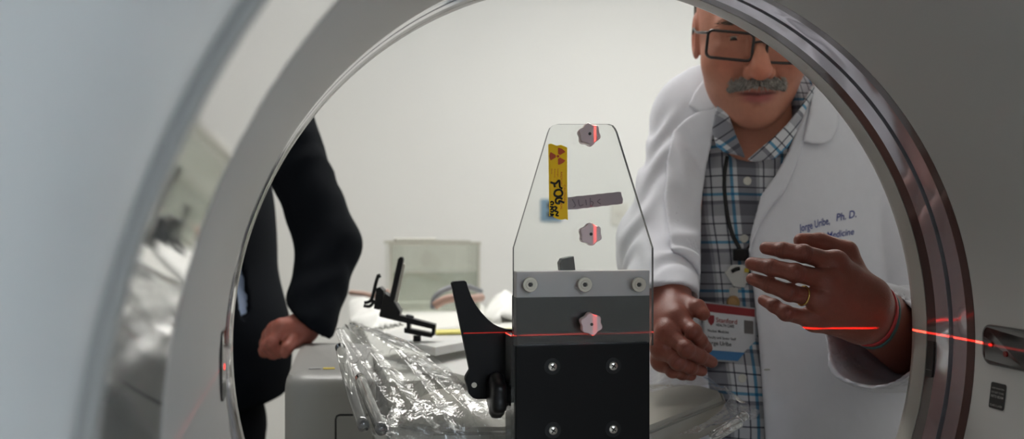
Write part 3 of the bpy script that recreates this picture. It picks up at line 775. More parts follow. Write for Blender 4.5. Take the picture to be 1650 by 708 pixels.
film([[(1047, 590, 1.33), (1085, 594, 1.33), (1130, 606, 1.32), (1165, 626, 1.29), (1190, 648, 1.25)],
      [(1047, 608, 1.28), (1090, 606, 1.29), (1136, 614, 1.29), (1170, 630, 1.27), (1198, 652, 1.24)],
      [(1047, 634, 1.22), (1095, 624, 1.25), (1142, 624, 1.27), (1176, 638, 1.25), (1210, 660, 1.22)]], (60, 60), .004, 31, 'clear_plastic_film', 'crinkled clear plastic film lying behind the grey pad, below the lowered hand', 5, .25)
film([[(1176, 640, 1.265), (1188, 652, 1.25), (1200, 656, 1.23), (1226, 664, 1.20)],
      [(1150, 672, 1.16), (1172, 668, 1.18), (1196, 668, 1.18), (1220, 672, 1.18)],
      [(1090, 706, 1.075), (1130, 694, 1.09), (1176, 680, 1.12), (1206, 680, 1.14)]], (50, 40), .003, 41, 'clear_plastic_film', 'crinkled clear plastic film hanging below the right corner of the grey pad', 4, .25)
M_tubec = clear_mat('clear_tubing', (226, 226, 224), 1.6, .25)
def hose(pts, r, label):
    g = MB(); g.tube([P(*p) for p in pts], r, 12); o = g.build('clear_tubing', M_tubec, None, True); tag(o, label, 'tubing')
hose([(548, 560, 1.25), (566, 630, 1.15), (586, 688, 1.07)], .0065, 'clear tube hanging along the film edge, nearer the cabinet')
hose([(580, 610, 1.2), (598, 655, 1.12), (615, 694, 1.06)], .0065, 'clear tube hanging inside the film fan, farther from the cabinet')
hose([(1150, 704, 1.06), (1175, 690, 1.08), (1190, 682, 1.10)], .0062, 'short clear tube end poking out below the right film, lower one')
hose([(1170, 690, 1.10), (1188, 678, 1.12), (1200, 670, 1.13)], .0058, 'short clear tube end poking out below the right film, upper one')
# ------------------------------------------------------------------ people
CM = np.array([RT, UP, FW])                      # camera aligned axes for ellipsoids
def frame(roll, yaw, pitch):
    """columns: image-right, up, face-forward. roll>0 clockwise in the image, yaw>0 turns to image-left, pitch>0 looks down"""
    U, V, W = RT.copy(), UP.copy(), -FW
    c, s = math.cos(R_(yaw)), math.sin(R_(yaw)); U, W = U * c + (W * s), W * c - U * s
    c, s = math.cos(R_(pitch)), math.sin(R_(pitch)); V, W = V * c + W * s, W * c - V * s
    c, s = math.cos(R_(roll)), math.sin(R_(roll)); U, V = U * c - V * s, V * c + U * s
    return np.array([U, V, W])
def head_fn(O, M, heavy=1.0):
    def fn(p):
        q = (p - O) @ M.T; a = q.copy(); a[:, 0] = np.abs(a[:, 0]); A = np.array
        d = ell(q, A([0, .030, -.012]), (.0765, .098, .098))
        d = smin(d, ell(q, A([0, -.030, .028]), (.0695 * heavy, .080, .062)), .03)
        d = smin(d, ell(q, A([0, -.076, .028]), (.050 * heavy, .042, .056)), .03)
        d = smin(d, ell(a, A([.032, -.064, .020]), (.027 * heavy, .034, .040)), .025)
        d = smin(d, sph(q, A([0, -.104, .066]), .021), .035)
        d = smin(d, ell(q, A([0, -.104, .020]), (.040 * heavy, .024, .05)), .03)
        d = smin(d, ell(a, A([.044, -.036, .052]), (.028, .028, .030)), .02)
        d = smin(d, rc(a, A([0, .020, .083]), A([.040, .017, .070]), .013, .012), .018)
        d = smax(d, -ell(a, A([.032, .000, .098]), (.020, .013, .022)), .016)
        d = smin(d, sph(a, A([.032, .000, .0705]), .0128), .004)
        d = smin(d, rc(a, A([.019, -.001, .0800]), A([.046, -.001, .0745]), .0042, .0042) + .0006, .005)
        d = smin(d, rc(a, A([.018, .0065, .0795]), A([.046, .005, .0735]), .0042, .0045), .006)
        d = smin(d, ell(a, A([.031, -.012, .074]), (.020, .008, .010)), .010)
        d = smin(d, rc(q, A([0, .010, .085]), A([0, -.036, .109]), .0095, .0135), .010)
        d = smin(d, ell(q, A([0, -.042, .111]), (.0150, .0140, .0150)), .006)
        d = smin(d, ell(a, A([.0140, -.046, .097]), (.0088, .0105, .0135)), .005)
        d = smax(d, -ell(a, A([.0068, -.0565, .103]), (.0042, .004, .006)), .003)
        d = smin(d, ell(q, A([0, -.064, .080]), (.030, .014, .016)), .012)
        d = smin(d, rc(a, A([0, -.0715, .0945]), A([.024, -.0735, .081]), .0052, .003), .005)
        d = smin(d, rc(a, A([0, -.0845, .0935]), A([.023, -.0805, .081]), .0088, .0040), .005)
        d = smax(d, -rc(a, A([0, -.0762, .1005]), A([.027, -.0765, .0855]), .0014, .0014), .0025)
        d = smax(d, -rc(a, A([.021, -.046, .092]), A([.036, -.074, .080]), .0022, .0014), .010)
        d = smin(d, ell(q, A([0, -.094, .078]), (.022, .008, .010)), .012)
        e = ell(a, A([.0775, -.004, -.008]), (.0075, .033, .019)); e = smax(e, -ell(a, A([.0855, -.002, -.004]), (.006, .022, .011)), .006)
        d = smin(d, e, .007)
        d = smin(d, rc(q, A([.006, -.060, -.034]), A([.012, -.20, -.062]), .052 * heavy, .062 * heavy), .02)
        return d
    return fn
def head_tint(V, O, M, base, lipc):
    q = (V - O) @ M.T; a = np.abs(q[:, 0]); t = np.tile(np.array(base), (len(V), 1))
    def blob(c, r, col, k=1.):
        nonlocal t
        w = np.exp(-(((np.stack([a, q[:, 1], q[:, 2]], 1) - c) / r) ** 2).sum(1)) * k; t = t * (1 - w[:, None]) + np.array(col) * w[:, None]
    b = np.array(base)
    blob((.042, -.035, .075), (.024, .02, .03), b * (1.12, .86, .82), .7)
    blob((0, -.045, .112), (.016, .018, .02), b * (1.18, .82, .76), .8)
    blob((.08, -.005, -.01), (.015, .035, .03), b * (1.15, .82, .78), .7)
    blob((.0, -.09, .07), (.045, .022, .05), b * (.86, .86, .88), .6)
    w = np.maximum(np.exp(-((a / .022) ** 4 + ((q[:, 1] + .0800) / .0085) ** 4)), 0) * (q[:, 2] > .07); t = t * (1 - w[:, None]) + np.array(lipc) * w[:, None]
    w = np.exp(-((a / .026) ** 6 + ((q[:, 1] + .0766) / .0022) ** 4)) * (q[:, 2] > .07) * .85; t = t * (1 - w[:, None]) + np.array(lipc) * .28 * w[:, None]  # shade of the mouth crease painted into the tint
    return t
def hand_fn(h):
    Wr, El = h['wrist'], h['elbow']; m = h['mcp']; k = h.get('s', 1.)
    side = m[3] - m[0]; side = side / np.linalg.norm(side)
    rf = [np.array(x) * k for x in ((.0106, .0094, .0086, .0070), (.0108, .0096, .0088, .0072), (.0102, .0091, .0083, .0068), (.0092, .0081, .0073, .0062))]
    def fn(p):
        pal = None
        for i in range(4):
            w = Wr + side * (i - 1.5) * .0135 * k
            d = rc(p, w, m[i], .0165 * k, .0118 * k); pal = d if pal is None else smin(pal, d, .018)
        pal = smin(pal, ell(p, (Wr + m[0] + m[3]) / 3 + h['palm'] * .004, (.026 * k,) * 3), .02)
        fa = smin(rc(p, Wr - side * .012 * k, El - side * .016, .0195 * k, h.get('fr', .030) * k), rc(p, Wr + side * .012 * k, El + side * .016, .0195 * k, h.get('fr', .030) * k), .03)
        pal = smin(pal, fa, .018)
        fin = None
        for i in range(4):
            a, b, t = m[i], h['pip'][i], h['tip'][i]; c = h['dip'][i]
            r = rf[i]; d = rc(p, a, b, r[0], r[1]); d = smin(d, rc(p, b, c, r[1], r[2]), .003); d = smin(d, rc(p, c, t, r[2], r[3]), .003)
            d = smin(d, sph(p, b - h['palm'] * .0012, r[1] * 1.03), .003); d = smin(d, sph(p, c - h['palm'] * .0004, r[2] * 1.02), .002)
            fin = d if fin is None else smin(fin, d, .0016)
        kn = None
        for i in range(4):
            d = sph(p, m[i] - h['palm'] * .0015, rf[i][0] * 1.02); kn = d if kn is None else np.minimum(kn, d)
        out = smin(smin(pal, kn, .012), fin, .007)
        th = h['thumb']; d = rc(p, th[0], th[1], .0165 * k, .0128 * k); d = smin(d, rc(p, th[1], th[2], .0125 * k, .0108 * k), .005); d = smin(d, rc(p, th[2], th[3], .0108 * k, .0085 * k), .003)
        return smin(out, d, .007)
    return fn
def nail_tint(V, h, base, t):
    """nails and knuckles"""
    b = np.array(base)
    for i in range(4):
        for q, col, rr, kk in ((h['tip'][i] - h['palm'] * .0065, b * (1.25, 1.22, 1.2), .0058, 1.), (h['pip'][i] - h['palm'] * .010, b * (.90, .72, .70), .008, .6), (h['mcp'][i] - h['palm'] * .012, b * (.95, .80, .78), .010, .5)):
            w = np.exp(-(np.linalg.norm(V - q, axis=1) / rr) ** 4) * kk; t = t * (1 - w[:, None]) + col * w[:, None]
    for i in range(4):
        for j, fw in ((h['pip'][i], h['pip'][i] - h['mcp'][i]), (h['dip'][i], h['tip'][i] - h['dip'][i])):
            fw = fw / np.linalg.norm(fw); r_ = V - j; al_ = r_ @ fw; dors = (r_ @ h['palm']) < -.002
            near = np.linalg.norm(r_, axis=1) < .013
            for o_ in (-.0034, 0, .0034):
                w = np.exp(-((al_ - o_) / .0009) ** 2) * dors * near * .42; t = t * (1 - w[:, None]) + b * (.45, .36, .34) * w[:, None]  # thin dark stripes paint the shade of knuckle creases
    q = h['thumb'][3] + h.get('thumbnail', np.zeros(3)); w = np.exp(-(np.linalg.norm(V - q, axis=1) / .006) ** 4); t = t * (1 - w[:, None]) + b * (1.3, 1.25, 1.2) * w[:, None]
    return t
def bbox(pts, m): pts = np.array(pts); return pts.min(0) - m, pts.max(0) + m
def curl(pip, tip, palm, k): return [p + (t - p) * .56 - palm * k for p, t in zip(pip, tip)]
M_skin = mat('skin', (170, 120, 100), .48, var=.05, vscale=160, attr='tint', sub=.12, bump=.25, bscale=600, spec=.4)
M_coat = mat('lab_coat_cotton', (212, 212, 220), .85, var=.02, vscale=60, bump=.12, bscale=900, sheen=.1)
M_navy = mat('dark_suit_wool', (17, 20, 25), .85, var=.06, vscale=200, bump=.15, bscale=900, spec=.06)
M_trous = mat('dark_trousers', (30, 31, 36), .8, var=.05, vscale=150)
M_shoe = mat('black_leather', (18, 16, 15), .35)
M_hair = mat('grey_hair', (112, 108, 104), .6, var=.3, vscale=400)
M_dhair = mat('dark_hair', (48, 42, 38), .6, var=.25, vscale=400)
def plaid(name, rot=0.):
    m = mat(name, (205, 206, 210), .8, var=.02, bump=.1, bscale=900); nt = m.node_tree; b = nt.nodes['Principled BSDF']
    tc = nd(nt, 'ShaderNodeTexCoord'); mp = nd(nt, 'ShaderNodeMapping'); mp.inputs['Rotation'].default_value = (0, rot, 0)
    nt.links.new(tc.outputs['Object'], mp.inputs['Vector'])
    nz = nd(nt, 'ShaderNodeTexNoise', Scale=7., Detail=1.); nt.links.new(mp.outputs[0], nz.inputs['Vector'])
    mw = nd(nt, 'ShaderNodeVectorMath', operation='MULTIPLY_ADD'); mw.inputs[1].default_value = (.012, .012, .012)
    nt.links.new(nz.outputs['Color'], mw.inputs[0]); nt.links.new(mp.outputs[0], mw.inputs[2])
    sx = nd(nt, 'ShaderNodeSeparateXYZ'); nt.links.new(mw.outputs[0], sx.inputs[0])
    def axis(sock, per, ph, stops):
        a = nd(nt, 'ShaderNodeMath', operation='MULTIPLY_ADD'); a.inputs[1].default_value = 1 / per; a.inputs[2].default_value = ph; nt.links.new(sock, a.inputs[0])
        f = nd(nt, 'ShaderNodeMath', operation='FRACT'); nt.links.new(a.outputs[0], f.inputs[0])
        r = nd(nt, 'ShaderNodeValToRGB'); r.color_ramp.interpolation = 'CONSTANT'; e = r.color_ramp.elements
        while len(e) > 1: e.remove(e[-1])
        e[0].position = 0; e[0].color = lin(stops[0][1])
        for ps, c in stops[1:]: k = e.new(ps); k.color = lin(c)
        nt.links.new(f.outputs[0], r.inputs[0]); return r.outputs[0]
    W, Gy, Dk, Bl, Bk = (226, 227, 230), (182, 182, 188), (140, 140, 148), (104, 164, 200), (104, 104, 116)
    cx = axis(sx.outputs['X'], .062, .15, [(0, W), (.16, Bk), (.19, W), (.30, Bl), (.36, W), (.44, Dk), (.80, Gy), (.86, W), (.93, Bk), (.96, W)])
    cz = axis(sx.outputs['Z'], .070, .55, [(0, W), (.10, Bk), (.13, W), (.28, Gy), (.52, Dk), (.60, W), (.70, Bl), (.76, W), (.86, Bk), (.89, W)])
    mx = nd(nt, 'ShaderNodeMix', data_type='RGBA', blend_type='MULTIPLY'); mx.inputs['Factor'].default_value = 1.
    nt.links.new(cx, mx.inputs[6]); nt.links.new(cz, mx.inputs[7])
    nt.links.new(mx.outputs[2], b.inputs['Base Color']); return m
M_plaid = plaid('plaid_shirt'); M_plaid2 = plaid('plaid_collar', R_(38)); M_plaid3 = plaid('plaid_collar_other', R_(-42))

# ================================================================= the man in the lab coat
skin = np.array(lin((186, 126, 104))[:3]); lip = np.array(lin((158, 84, 80))[:3])
HM = frame(-1, 6, 15)
HO = P(1223, 61, 1.365) - np.array([0, 0, .092]) @ HM
def hl(u, v, w): return HO + np.array([u, v, w]) @ HM
ME = thing('person', 'man in white lab coat and plaid shirt, raising one hand behind the tunnel', 'person', P(1260, 400, 1.56) * np.array([1, 1, 0]))
hf = head_fn(HO, HM, 1.0)
neckc = P(1222, 262, 1.475)
# torso (shirt) and arms
def torso(p):
    d = ell(p, P(1246, 410, 1.575), (.195, .29, .140), CM)
    d = smin(d, ell(p, P(1240, 660, 1.545), (.205, .26, .160), CM), .10)
    d = smin(d, rc(p, P(1188, 168, 1.56), P(1124, 190, 1.585), .058, .056), .07)
    d = smin(d, rc(p, P(1275, 195, 1.55), P(1400, 245, 1.54), .060, .055), .07)
    d = smin(d, rc(p, P(1224, 190, 1.505), P(1228, 260, 1.53), .064, .075), .06)
    return d
hipz = P(1240, 700, 1.545); hip = np.array([hipz[0], hipz[1], .95])
def torso_low(p): return smin(torso(p), rc(p, P(1240, 660, 1.545), hip, .165, .150), .08)
SHL, ELL_, CUL = P(1124, 190, 1.585), P(1061, 404, 1.46), P(1074, 494, 1.30)
SHR, ELR, CUR = P(1402, 252, 1.54), P(1508, 545, 1.44), P(1404, 545, 1.165)
axr = (CUR - ELR) / np.linalg.norm(CUR - ELR); axl = (CUL - ELL_) / np.linalg.norm(CUL - ELL_); cutl = axl * .5 - UP * .85; cutl /= np.linalg.norm(cutl); CPL = P(1075, 480, 1.30)
cutn = axr * .93 + np.array([0, 0, 1]) * .10 - RT * .25; cutn /= np.linalg.norm(cutn)
def folds(p, base, ax, amp, k, seed):
    """ring-like creases along a sleeve"""
    t = (p - base) @ ax; r = np.random.default_rng(seed); w = r.normal(size=3); w2 = r.normal(size=3)
    return amp * np.sin(k * t + 2.2 * np.sin(p @ w * 22) + 1.1 * np.sin(p @ w2 * 45))
def coat_outer(p):
    d = torso_low(p) - .016
    d = smin(d, rc(p, P(1228, 128, 1.545), P(1232, 230, 1.555), .084, .105), .04)
    d = smin(d, rc(p, hip, hip * np.array([1, 1, 0]) + np.array([0, 0, .72]), .185, .215), .08)
    al = smin(rc(p, SHL, ELL_, .064, .058), rc(p, ELL_, CUL + axl * .05, .058, .047), .03) + folds(p, ELL_, (ELL_ - SHL) / np.linalg.norm(ELL_ - SHL), .0035, 75, 3)
    d = smin(d, al, .010)
    ar = smin(rc(p, SHR, ELR, .072, .064), rc(p, ELR, CUR + axr * .06, .066, .062), .03) + folds(p, ELR, (ELR - SHR) / np.linalg.norm(ELR - SHR), .0045, 62, 5)
    d = smin(d, ar, .007)
    return d + .0022 * cnoise(p, 26, 8) + .0012 * cnoise(p, 62, 9)
OPEN = [(1172, 120), (1150, 200), (1134, 270), (1127, 330), (1127, 400), (1126, 480), (1140, 600), (1150, 760), (1150, 1200), (1238, 1200), (1236, 760), (1229, 640), (1222, 540), (1213, 460), (1207, 415), (1209, 388), (1213, 368), (1228, 316), (1251, 284), (1271, 246), (1298, 178), (1312, 120)]
mid_d = 1.56
def coat(p):
    o = coat_outer(p); d = smax(o, -(o + .0145), .002)
    px, py, dd = proj(p)
    op = np.maximum(poly_sd(px, py, OPEN) * dd / F, dd - mid_d)
    d = smax(d, -op, .004)
    d = np.maximum(d, -(hip[2] * 0 + p[:, 2] - .735))
    d = smax(d, -rc(p, P(1226, 20, 1.505), P(1228, 200, 1.515), .078, .076), .01)       # neck hole
    # open cuff of the raised arm
    cut = (p - CUR) @ cutn; near = np.linalg.norm(p - CUR, axis=1) < .16
    d = np.where(near, smax(d, cut, .003), d)
    inner = rc(p, CUR - axr * .10, CUR + axr * .08, .056, .0575) + .5 * folds(p, ELR, (ELR - SHR) / np.linalg.norm(ELR - SHR), .0045, 62, 5)
    d = smax(d, -inner, .002)
    cl = (p - CPL) @ cutl; nl = np.linalg.norm(p - CUL, axis=1) < .12
    d = np.where(nl, smax(d, cl, .003), d)
    d = smax(d, -rc(p, CUL - axl * .06, CUL + axl * .08, .041, .041), .002)
    return d
zlo, zhi = .70, P(0, 100, 1.5)[2]
V, Q4 = nets(coat, P(915, 0, 1.5) * np.array([1, 0, 0]) + np.array([0, .96, zlo]), np.array([P(1600, 0, 1.5)[0] + .06, 1.86, zhi]), .0042)
coat_o = mk('lab_coat', V, Q4, M_coat, ME)
# lapels and coat collar: a second layer of cloth over the coat
def layer(fn, poly, lo, hi, name, m, parent, t0=.0, t1=.0055, step=.0028, dmax=1.62, extra=None):
    def f(p):
        o = fn(p); d = smax(o - t1, -(o - t0), .0015)
        px, py, dd = proj(p); d = smax(d, np.maximum(poly_sd(px, py, poly) * dd / F, dd - dmax), .003)
        return d
    v, qd = nets(f, lo, hi, step); return mk(name, v, qd, m, parent)
def pbox(x0, y0, x1, y1, d0, d1):
    c = [P(x, y, d) for x in (x0, x1) for y in (y0, y1) for d in (d0, d1)]; return bbox(c, .004)
lapR = [(1320, 150), (1306, 200), (1296, 229), (1286, 258), (1276, 284), (1262, 314), (1243, 334), (1224, 364), (1212, 392), (1207, 416), (1206, 405), (1208, 386), (1212, 367), (1226, 315), (1249, 283), (1269, 245), (1296, 178), (1304, 150)]
colR = [(1312, 130), (1302, 190), (1293, 229), (1310, 233), (1328, 233), (1341, 226), (1350, 208), (1352, 180), (1340, 140)]
lapL = [(1160, 150), (1128, 178), (1104, 192), (1084, 212), (1074, 262), (1070, 320), (1080, 400), (1108, 470), (1124, 520), (1129, 440), (1130, 330), (1138, 270), (1154, 200), (1170, 150)]
colL = [(1166, 118), (1140, 120), (1118, 150), (1108, 172), (1128, 182), (1152, 178), (1168, 150)]
cfn = lambda p: coat_outer(p)
layer(cfn, lapR, *pbox(1200, 140, 1325, 420, 1.32, 1.6), 'lapel', M_coat, coat_o, .0006, .0062)
layer(cfn, colR, *pbox(1285, 125, 1360, 240, 1.35, 1.6), 'collar', M_coat, coat_o, .0066, .0118)
layer(cfn, lapL, *pbox(1062, 140, 1178, 530, 1.34, 1.64), 'lapel', M_coat, coat_o, .0006, .0062)
layer(cfn, colL, *pbox(1100, 112, 1175, 190, 1.38, 1.66), 'collar', M_coat, coat_o, .0006, .0066)
# shirt
def shirt(p):
    d = torso_low(p) + .0035 * cnoise(p, 24, 18) * .6 + .001 * cnoise(p, 60, 19)
    d = smax(d, -rc(p, P(1216, 60, 1.42), P(1212, 196, 1.450), .066, .058), .006)
    return np.maximum(d, .90 - p[:, 2])
V, Q4 = nets(shirt, P(1010, 0, 1.6) * np.array([1, 0, 0]) + np.array([0, 1.20, .88]), np.array([P(1470, 0, 1.5)[0], 1.80, P(0, 130, 1.5)[2]]), .0055)
sh = mk('shirt', V, Q4, M_plaid, ME)
def neck_torso(p): return smin(torso(p), hf(p) - .001, .03)
def cshell(p): return smin(torso(p), rc(p, P(1226, 100, 1.475), P(1224, 225, 1.49), .073, .082), .03) + .002 * cnoise(p, 40, 4)
sc1 = [(1156, 162), (1147, 208), (1154, 236), (1168, 247), (1186, 250), (1202, 256), (1196, 240), (1188, 222), (1178, 195), (1168, 160)]
sc2 = [(1318, 140), (1300, 174), (1288, 205), (1271, 236), (1246, 258), (1216, 262), (1203, 258), (1222, 241), (1243, 224), (1268, 200), (1290, 172), (1308, 138)]
layer(cshell, sc1, *pbox(1140, 150, 1212, 268, 1.33, 1.56), 'collar', M_plaid2, sh, .003, .0085, .0022, 1.5)
layer(cshell, sc2, *pbox(1195, 130, 1325, 270, 1.33, 1.56), 'collar', M_plaid3, sh, .003, .0085, .0022, 1.52)
M_button = mat('shirt_button', (206, 204, 196), .3)
for px, py in ((1204, 292), (1199, 385), (1196, 610)):
    c = march(px, py, shirt, 1.25, 1.6)[0]; g = MB(); g.lathe(c - FW * .0005, -FW, [(0, 0), (.0058, 0), (.0062, .0012), (.0050, .0020), (.0036, .0014), (0, .0014)], 20); g.build('button', M_button, sh, 'auto')
for px, py in ((1237, 596),):
    c = march(px, py, coat_outer, 1.2, 1.6)[0]; MB().box(c - FW * .0006, (.011, .0012, .0016), .0003).build('buttonhole', mat('thread', (150, 150, 140), .8), coat_o)
# embroidered name on the coat
M_thread = mat('blue_thread', (38, 52, 132), .6, var=.15, vscale=300)
def embroid(rows):
    g = MB()
    for s, px, py, size, ang, sx in rows:
        V2, F2 = text_geo(s, 1, .35, .012); sx = sx / (V2[:, 0].max() * size); a = R_(ang); c_, s_ = math.cos(a), math.sin(a)
        X = px + (V2[:, 0] * size * sx) * c_ + (V2[:, 1] * size) * s_ ; Y = py + (V2[:, 0] * size * sx) * s_ - (V2[:, 1] * size) * c_
        W = march(X, Y, coat_outer, 1.2, 1.7, off=.0005); g.add(W, F2)
    return g
embroid([('Jorge Uribe,', 1289, 374, 17, -15, 50), ('Ph. D.', 1347, 357, 17, -12, 34), ('Nuclear Medicine', 1288, 392, 15, -9, 90)]).build('embroidered_lettering', M_thread, coat_o)
# hands
def raised():
    pd_, h = 1.09, {}
    h['mcp'] = [P(1346, 424, 1.085), P(1333, 452, 1.078), P(1324, 484, 1.078), P(1312, 516, 1.088)]
    h['pip'] = [P(1294, 409, 1.070), P(1281, 440, 1.062), P(1272, 472, 1.064), P(1266, 505, 1.076)]
    h['tip'] = [P(1234, 400, 1.092), P(1211, 425, 1.088), P(1212, 450, 1.092), P(1230, 484, 1.098)]
    h['wrist'] = P(1393, 500, 1.105); h['elbow'] = P(1475, 556, 1.27)
    h['palm'] = FW * .95 + UP * -.1 - RT * .2; h['palm'] /= np.linalg.norm(h['palm'])
    h['dip'] = curl(h['pip'], h['tip'], h['palm'], .0025)
    h['thumb'] = [P(1386, 466, 1.11), P(1363, 407, 1.108), P(1322, 391, 1.115), P(1291, 388, 1.118)]; h['thumbnail'] = -FW * .006 + UP * .004
    return h
def lowered():
    h = {}
    h['mcp'] = [P(1092, 512, 1.215), P(1076, 536, 1.205), P(1066, 560, 1.208), P(1066, 582, 1.222)]
    h['pip'] = [P(1118, 535, 1.185), P(1106, 563, 1.178), P(1092, 584, 1.186), P(1084, 598, 1.205)]
    h['tip'] = [P(1139, 561, 1.212), P(1147, 584, 1.212), P(1131, 598, 1.215), P(1114, 606, 1.225)]
    h['wrist'] = P(1077, 490, 1.28); h['elbow'] = P(1067, 446, 1.38); h['fr'] = .021
    h['palm'] = FW * .8 + RT * .5 - UP * .1; h['palm'] /= np.linalg.norm(h['palm'])
    h['dip'] = curl(h['pip'], h['tip'], h['palm'], .003)
    h['thumb'] = [P(1090, 494, 1.27), P(1108, 494, 1.235), P(1124, 497, 1.215), P(1133, 506, 1.205)]; h['thumbnail'] = FW * -.005 + UP * .004
    h['s'] = 1.0
    return h
hr, hw = raised(), lowered()
parts = []; tints = []
v, f = nets(hf, *bbox([hl(-.10, .14, -.12), hl(.10, .14, .13), hl(-.1, -.18, -.12), hl(.1, -.18, .13)], .01), .0021); parts.append((v, f)); tints.append(head_tint(v, HO, HM, skin, lip))
hskin = np.array(lin((128, 70, 56))[:3])
for h in (hr, hw):
    v, f = nets(hand_fn(h), *bbox(h['mcp'] + h['pip'] + h['tip'] + h['thumb'] + [h['wrist'], h['elbow']], .034), .0016)
    parts.append((v, f)); tints.append(nail_tint(v, h, hskin, np.tile(hskin, (len(v), 1))))
def body(p):
    d = torso_low(p) + .014
    d = smin(d, rc(p, SHL, ELL_, .047, .040), .03); d = smin(d, rc(p, ELL_, hw['wrist'], .040, .027), .02)
    d = smin(d, rc(p, SHR, ELR, .050, .042), .03); d = smin(d, rc(p, ELR, hr['elbow'], .042, .032), .02)
    d = smin(d, rc(p, HO - UP * .10 + FW * .03, P(1228, 300, 1.54), .055, .06), .03)
    for s in (-1, 1):
        hp_ = hip + RT * s * .09 - UP * .05; kn_ = hp_ * np.array([1, 1, 0]) + np.array([0, 0, .50]); an = kn_ * np.array([1, 1, 0]) + np.array([0, 0, .09])
        d = smin(d, rc(p, hp_, kn_, .085, .058), .04); d = smin(d, rc(p, kn_, an, .056, .038), .03)
    return d
v, f = nets(body, P(980, 0, 1.6) * np.array([1, 0, 0]) + np.array([0, 1.02, .02]), np.array([P(1560, 0, 1.5)[0], 1.85, P(0, 120, 1.5)[2]]), .011)
parts.append((v, f)); tints.append(np.tile(skin, (len(v), 1)))
V, Q4 = join(parts); mk('body', V, Q4, M_skin, ME, attr=np.vstack(tints))
def trousers_shoes(hip, parent, ax_r, ax_f, name='trousers', m=M_trous):
    def tf(p):
        d = ell(p, hip - UP * .03, (.165, .13, .14), np.array([ax_r, UP, ax_f]))
        for s in (-1, 1):
            a = hip + ax_r * s * .085 - UP * .06; k = a * np.array([1, 1, 0]) + np.array([0, 0, .50]); e = k * np.array([1, 1, 0]) + np.array([0, 0, .075])
            d = smin(d, smin(rc(p, a, k, .098, .075), rc(p, k, e, .073, .062), .03) + .002 * cnoise(p, 35, 3), .03)
        return np.maximum(d, .05 - p[:, 2])
    v, f = nets(tf, hip + np.array([-.34, -.34, -hip[2] + .03]), hip + np.array([.34, .34, .16]), .010); mk(name, v, f, m, parent)
    for s in (-1, 1):
        e = hip * np.array([1, 1, 0]) + ax_r * s * .088
        def sf(p): return np.maximum(smin(ell(p, e + ax_f * .075 + UP * .03, (.047, .045, .145), np.array([ax_r, UP, ax_f])), ell(p, e + UP * .055, (.046, .06, .06), np.array([ax_r, UP, ax_f])), .03), .001 - p[:, 2])
        v, f = nets(sf, e + np.array([-.26, -.26, -.01]), e + np.array([.26, .26, .14]), .008); mk('shoe', v, f, M_shoe, parent)
trousers_shoes(hip, ME, RT, -FW)
# hair at the back and sides, eyebrows, moustache
def hair(p):
    q = (p - HO) @ HM.T; d = ell(q, np.array([0, .032, -.014]), (.0805, .101, .101)) + .0012 * cnoise(q, 300, 2)
    d = smax(d, q[:, 2] + .022 - .7 * np.clip(q[:, 1] - .045, 0, .06), .006)
    return smax(d, -(q[:, 1] + .05), .01)
v, f = nets(hair, *bbox([hl(x, y, z) for x in (-.09, .09) for y in (-.07, .15) for z in (-.12, .06)], .01), .004); mk('hair', v, f, M_hair, ME)
def strands(curve, n, L, seed, rad, flow):
    r = np.random.default_rng(seed); g = MB()
    for i in range(n):
        u, v_, w_ = curve(r); d0 = np.array(flow(u)) + r.normal(size=3) * .22; d0 /= np.linalg.norm(d0); l = L * r.uniform(.6, 1.1)
        o = np.array([u, v_, w_]); pts = [hl(*o), hl(*(o + d0 * l * .55 + np.array([0, 0, .0012]))), hl(*(o + d0 * l + np.array([0, -.001, -.0005])))]
        g.tube(pts, [rad, rad * .85, rad * .3], 4, smooth=False)
    return g
def mus(p):
    q = (p - HO) @ HM.T; a = q.copy(); a[:, 0] = np.abs(a[:, 0]); A = np.array
    d = smin(rc(a, A([.004, -.0590, .0985]), A([.022, -.0635, .0915]), .0075, .0082), rc(a, A([.022, -.0635, .0915]), A([.037, -.0725, .0760]), .0082, .0045), .006)
    return d + .0011 * cnoise(q * A([1, .5, .5]), 700, 6)
v, f = nets(mus, *bbox([hl(-.05, -.085, .07), hl(.05, -.05, .11), hl(-.05, -.05, .11), hl(.05, -.085, .07)], .006), .0014)
M_mus = mat('moustache_hair', (100, 96, 92), .6, var=.42, vscale=420)
mo = mk('moustache', v, f, M_mus, ME)
surf = lambda u: (-.0615 - .006 * (abs(u) / .02) ** 1.3 * .5, .0985 - 9. * u * u)
g = strands(lambda r: (lambda u: (u, -.0548 - .14 * abs(u) + r.normal() * .0035 - .002, .1035 - 11.5 * u * u + r.normal() * .0008))(r.uniform(-.036, .036)), 700, .0085, 5, .00042, lambda u: (np.sign(u) * (.35 + abs(u) * 18), -1., .12))
g.build('moustache_strands', mat('moustache_grey', (150, 144, 138), .5, var=.5, vscale=300), mo)
for s in (-1, 1):
    g = strands(lambda r, s=s: (lambda u: (s * u, .0215 - 3. * (u - .03) ** 2 + r.normal() * .0022, .0975 - 9.5 * u * u))(r.uniform(.012, .050)), 150, .009, 8 + s, .0004, lambda u, s=s: (s * 1.2, .35, .1)); g.build('eyebrow', mat('eyebrow_hair', (92, 80, 72), .6), ME)
M_eye = mat('eye_white', (170, 156, 146), .25); M_iris = mat('iris', (44, 30, 24), .2)
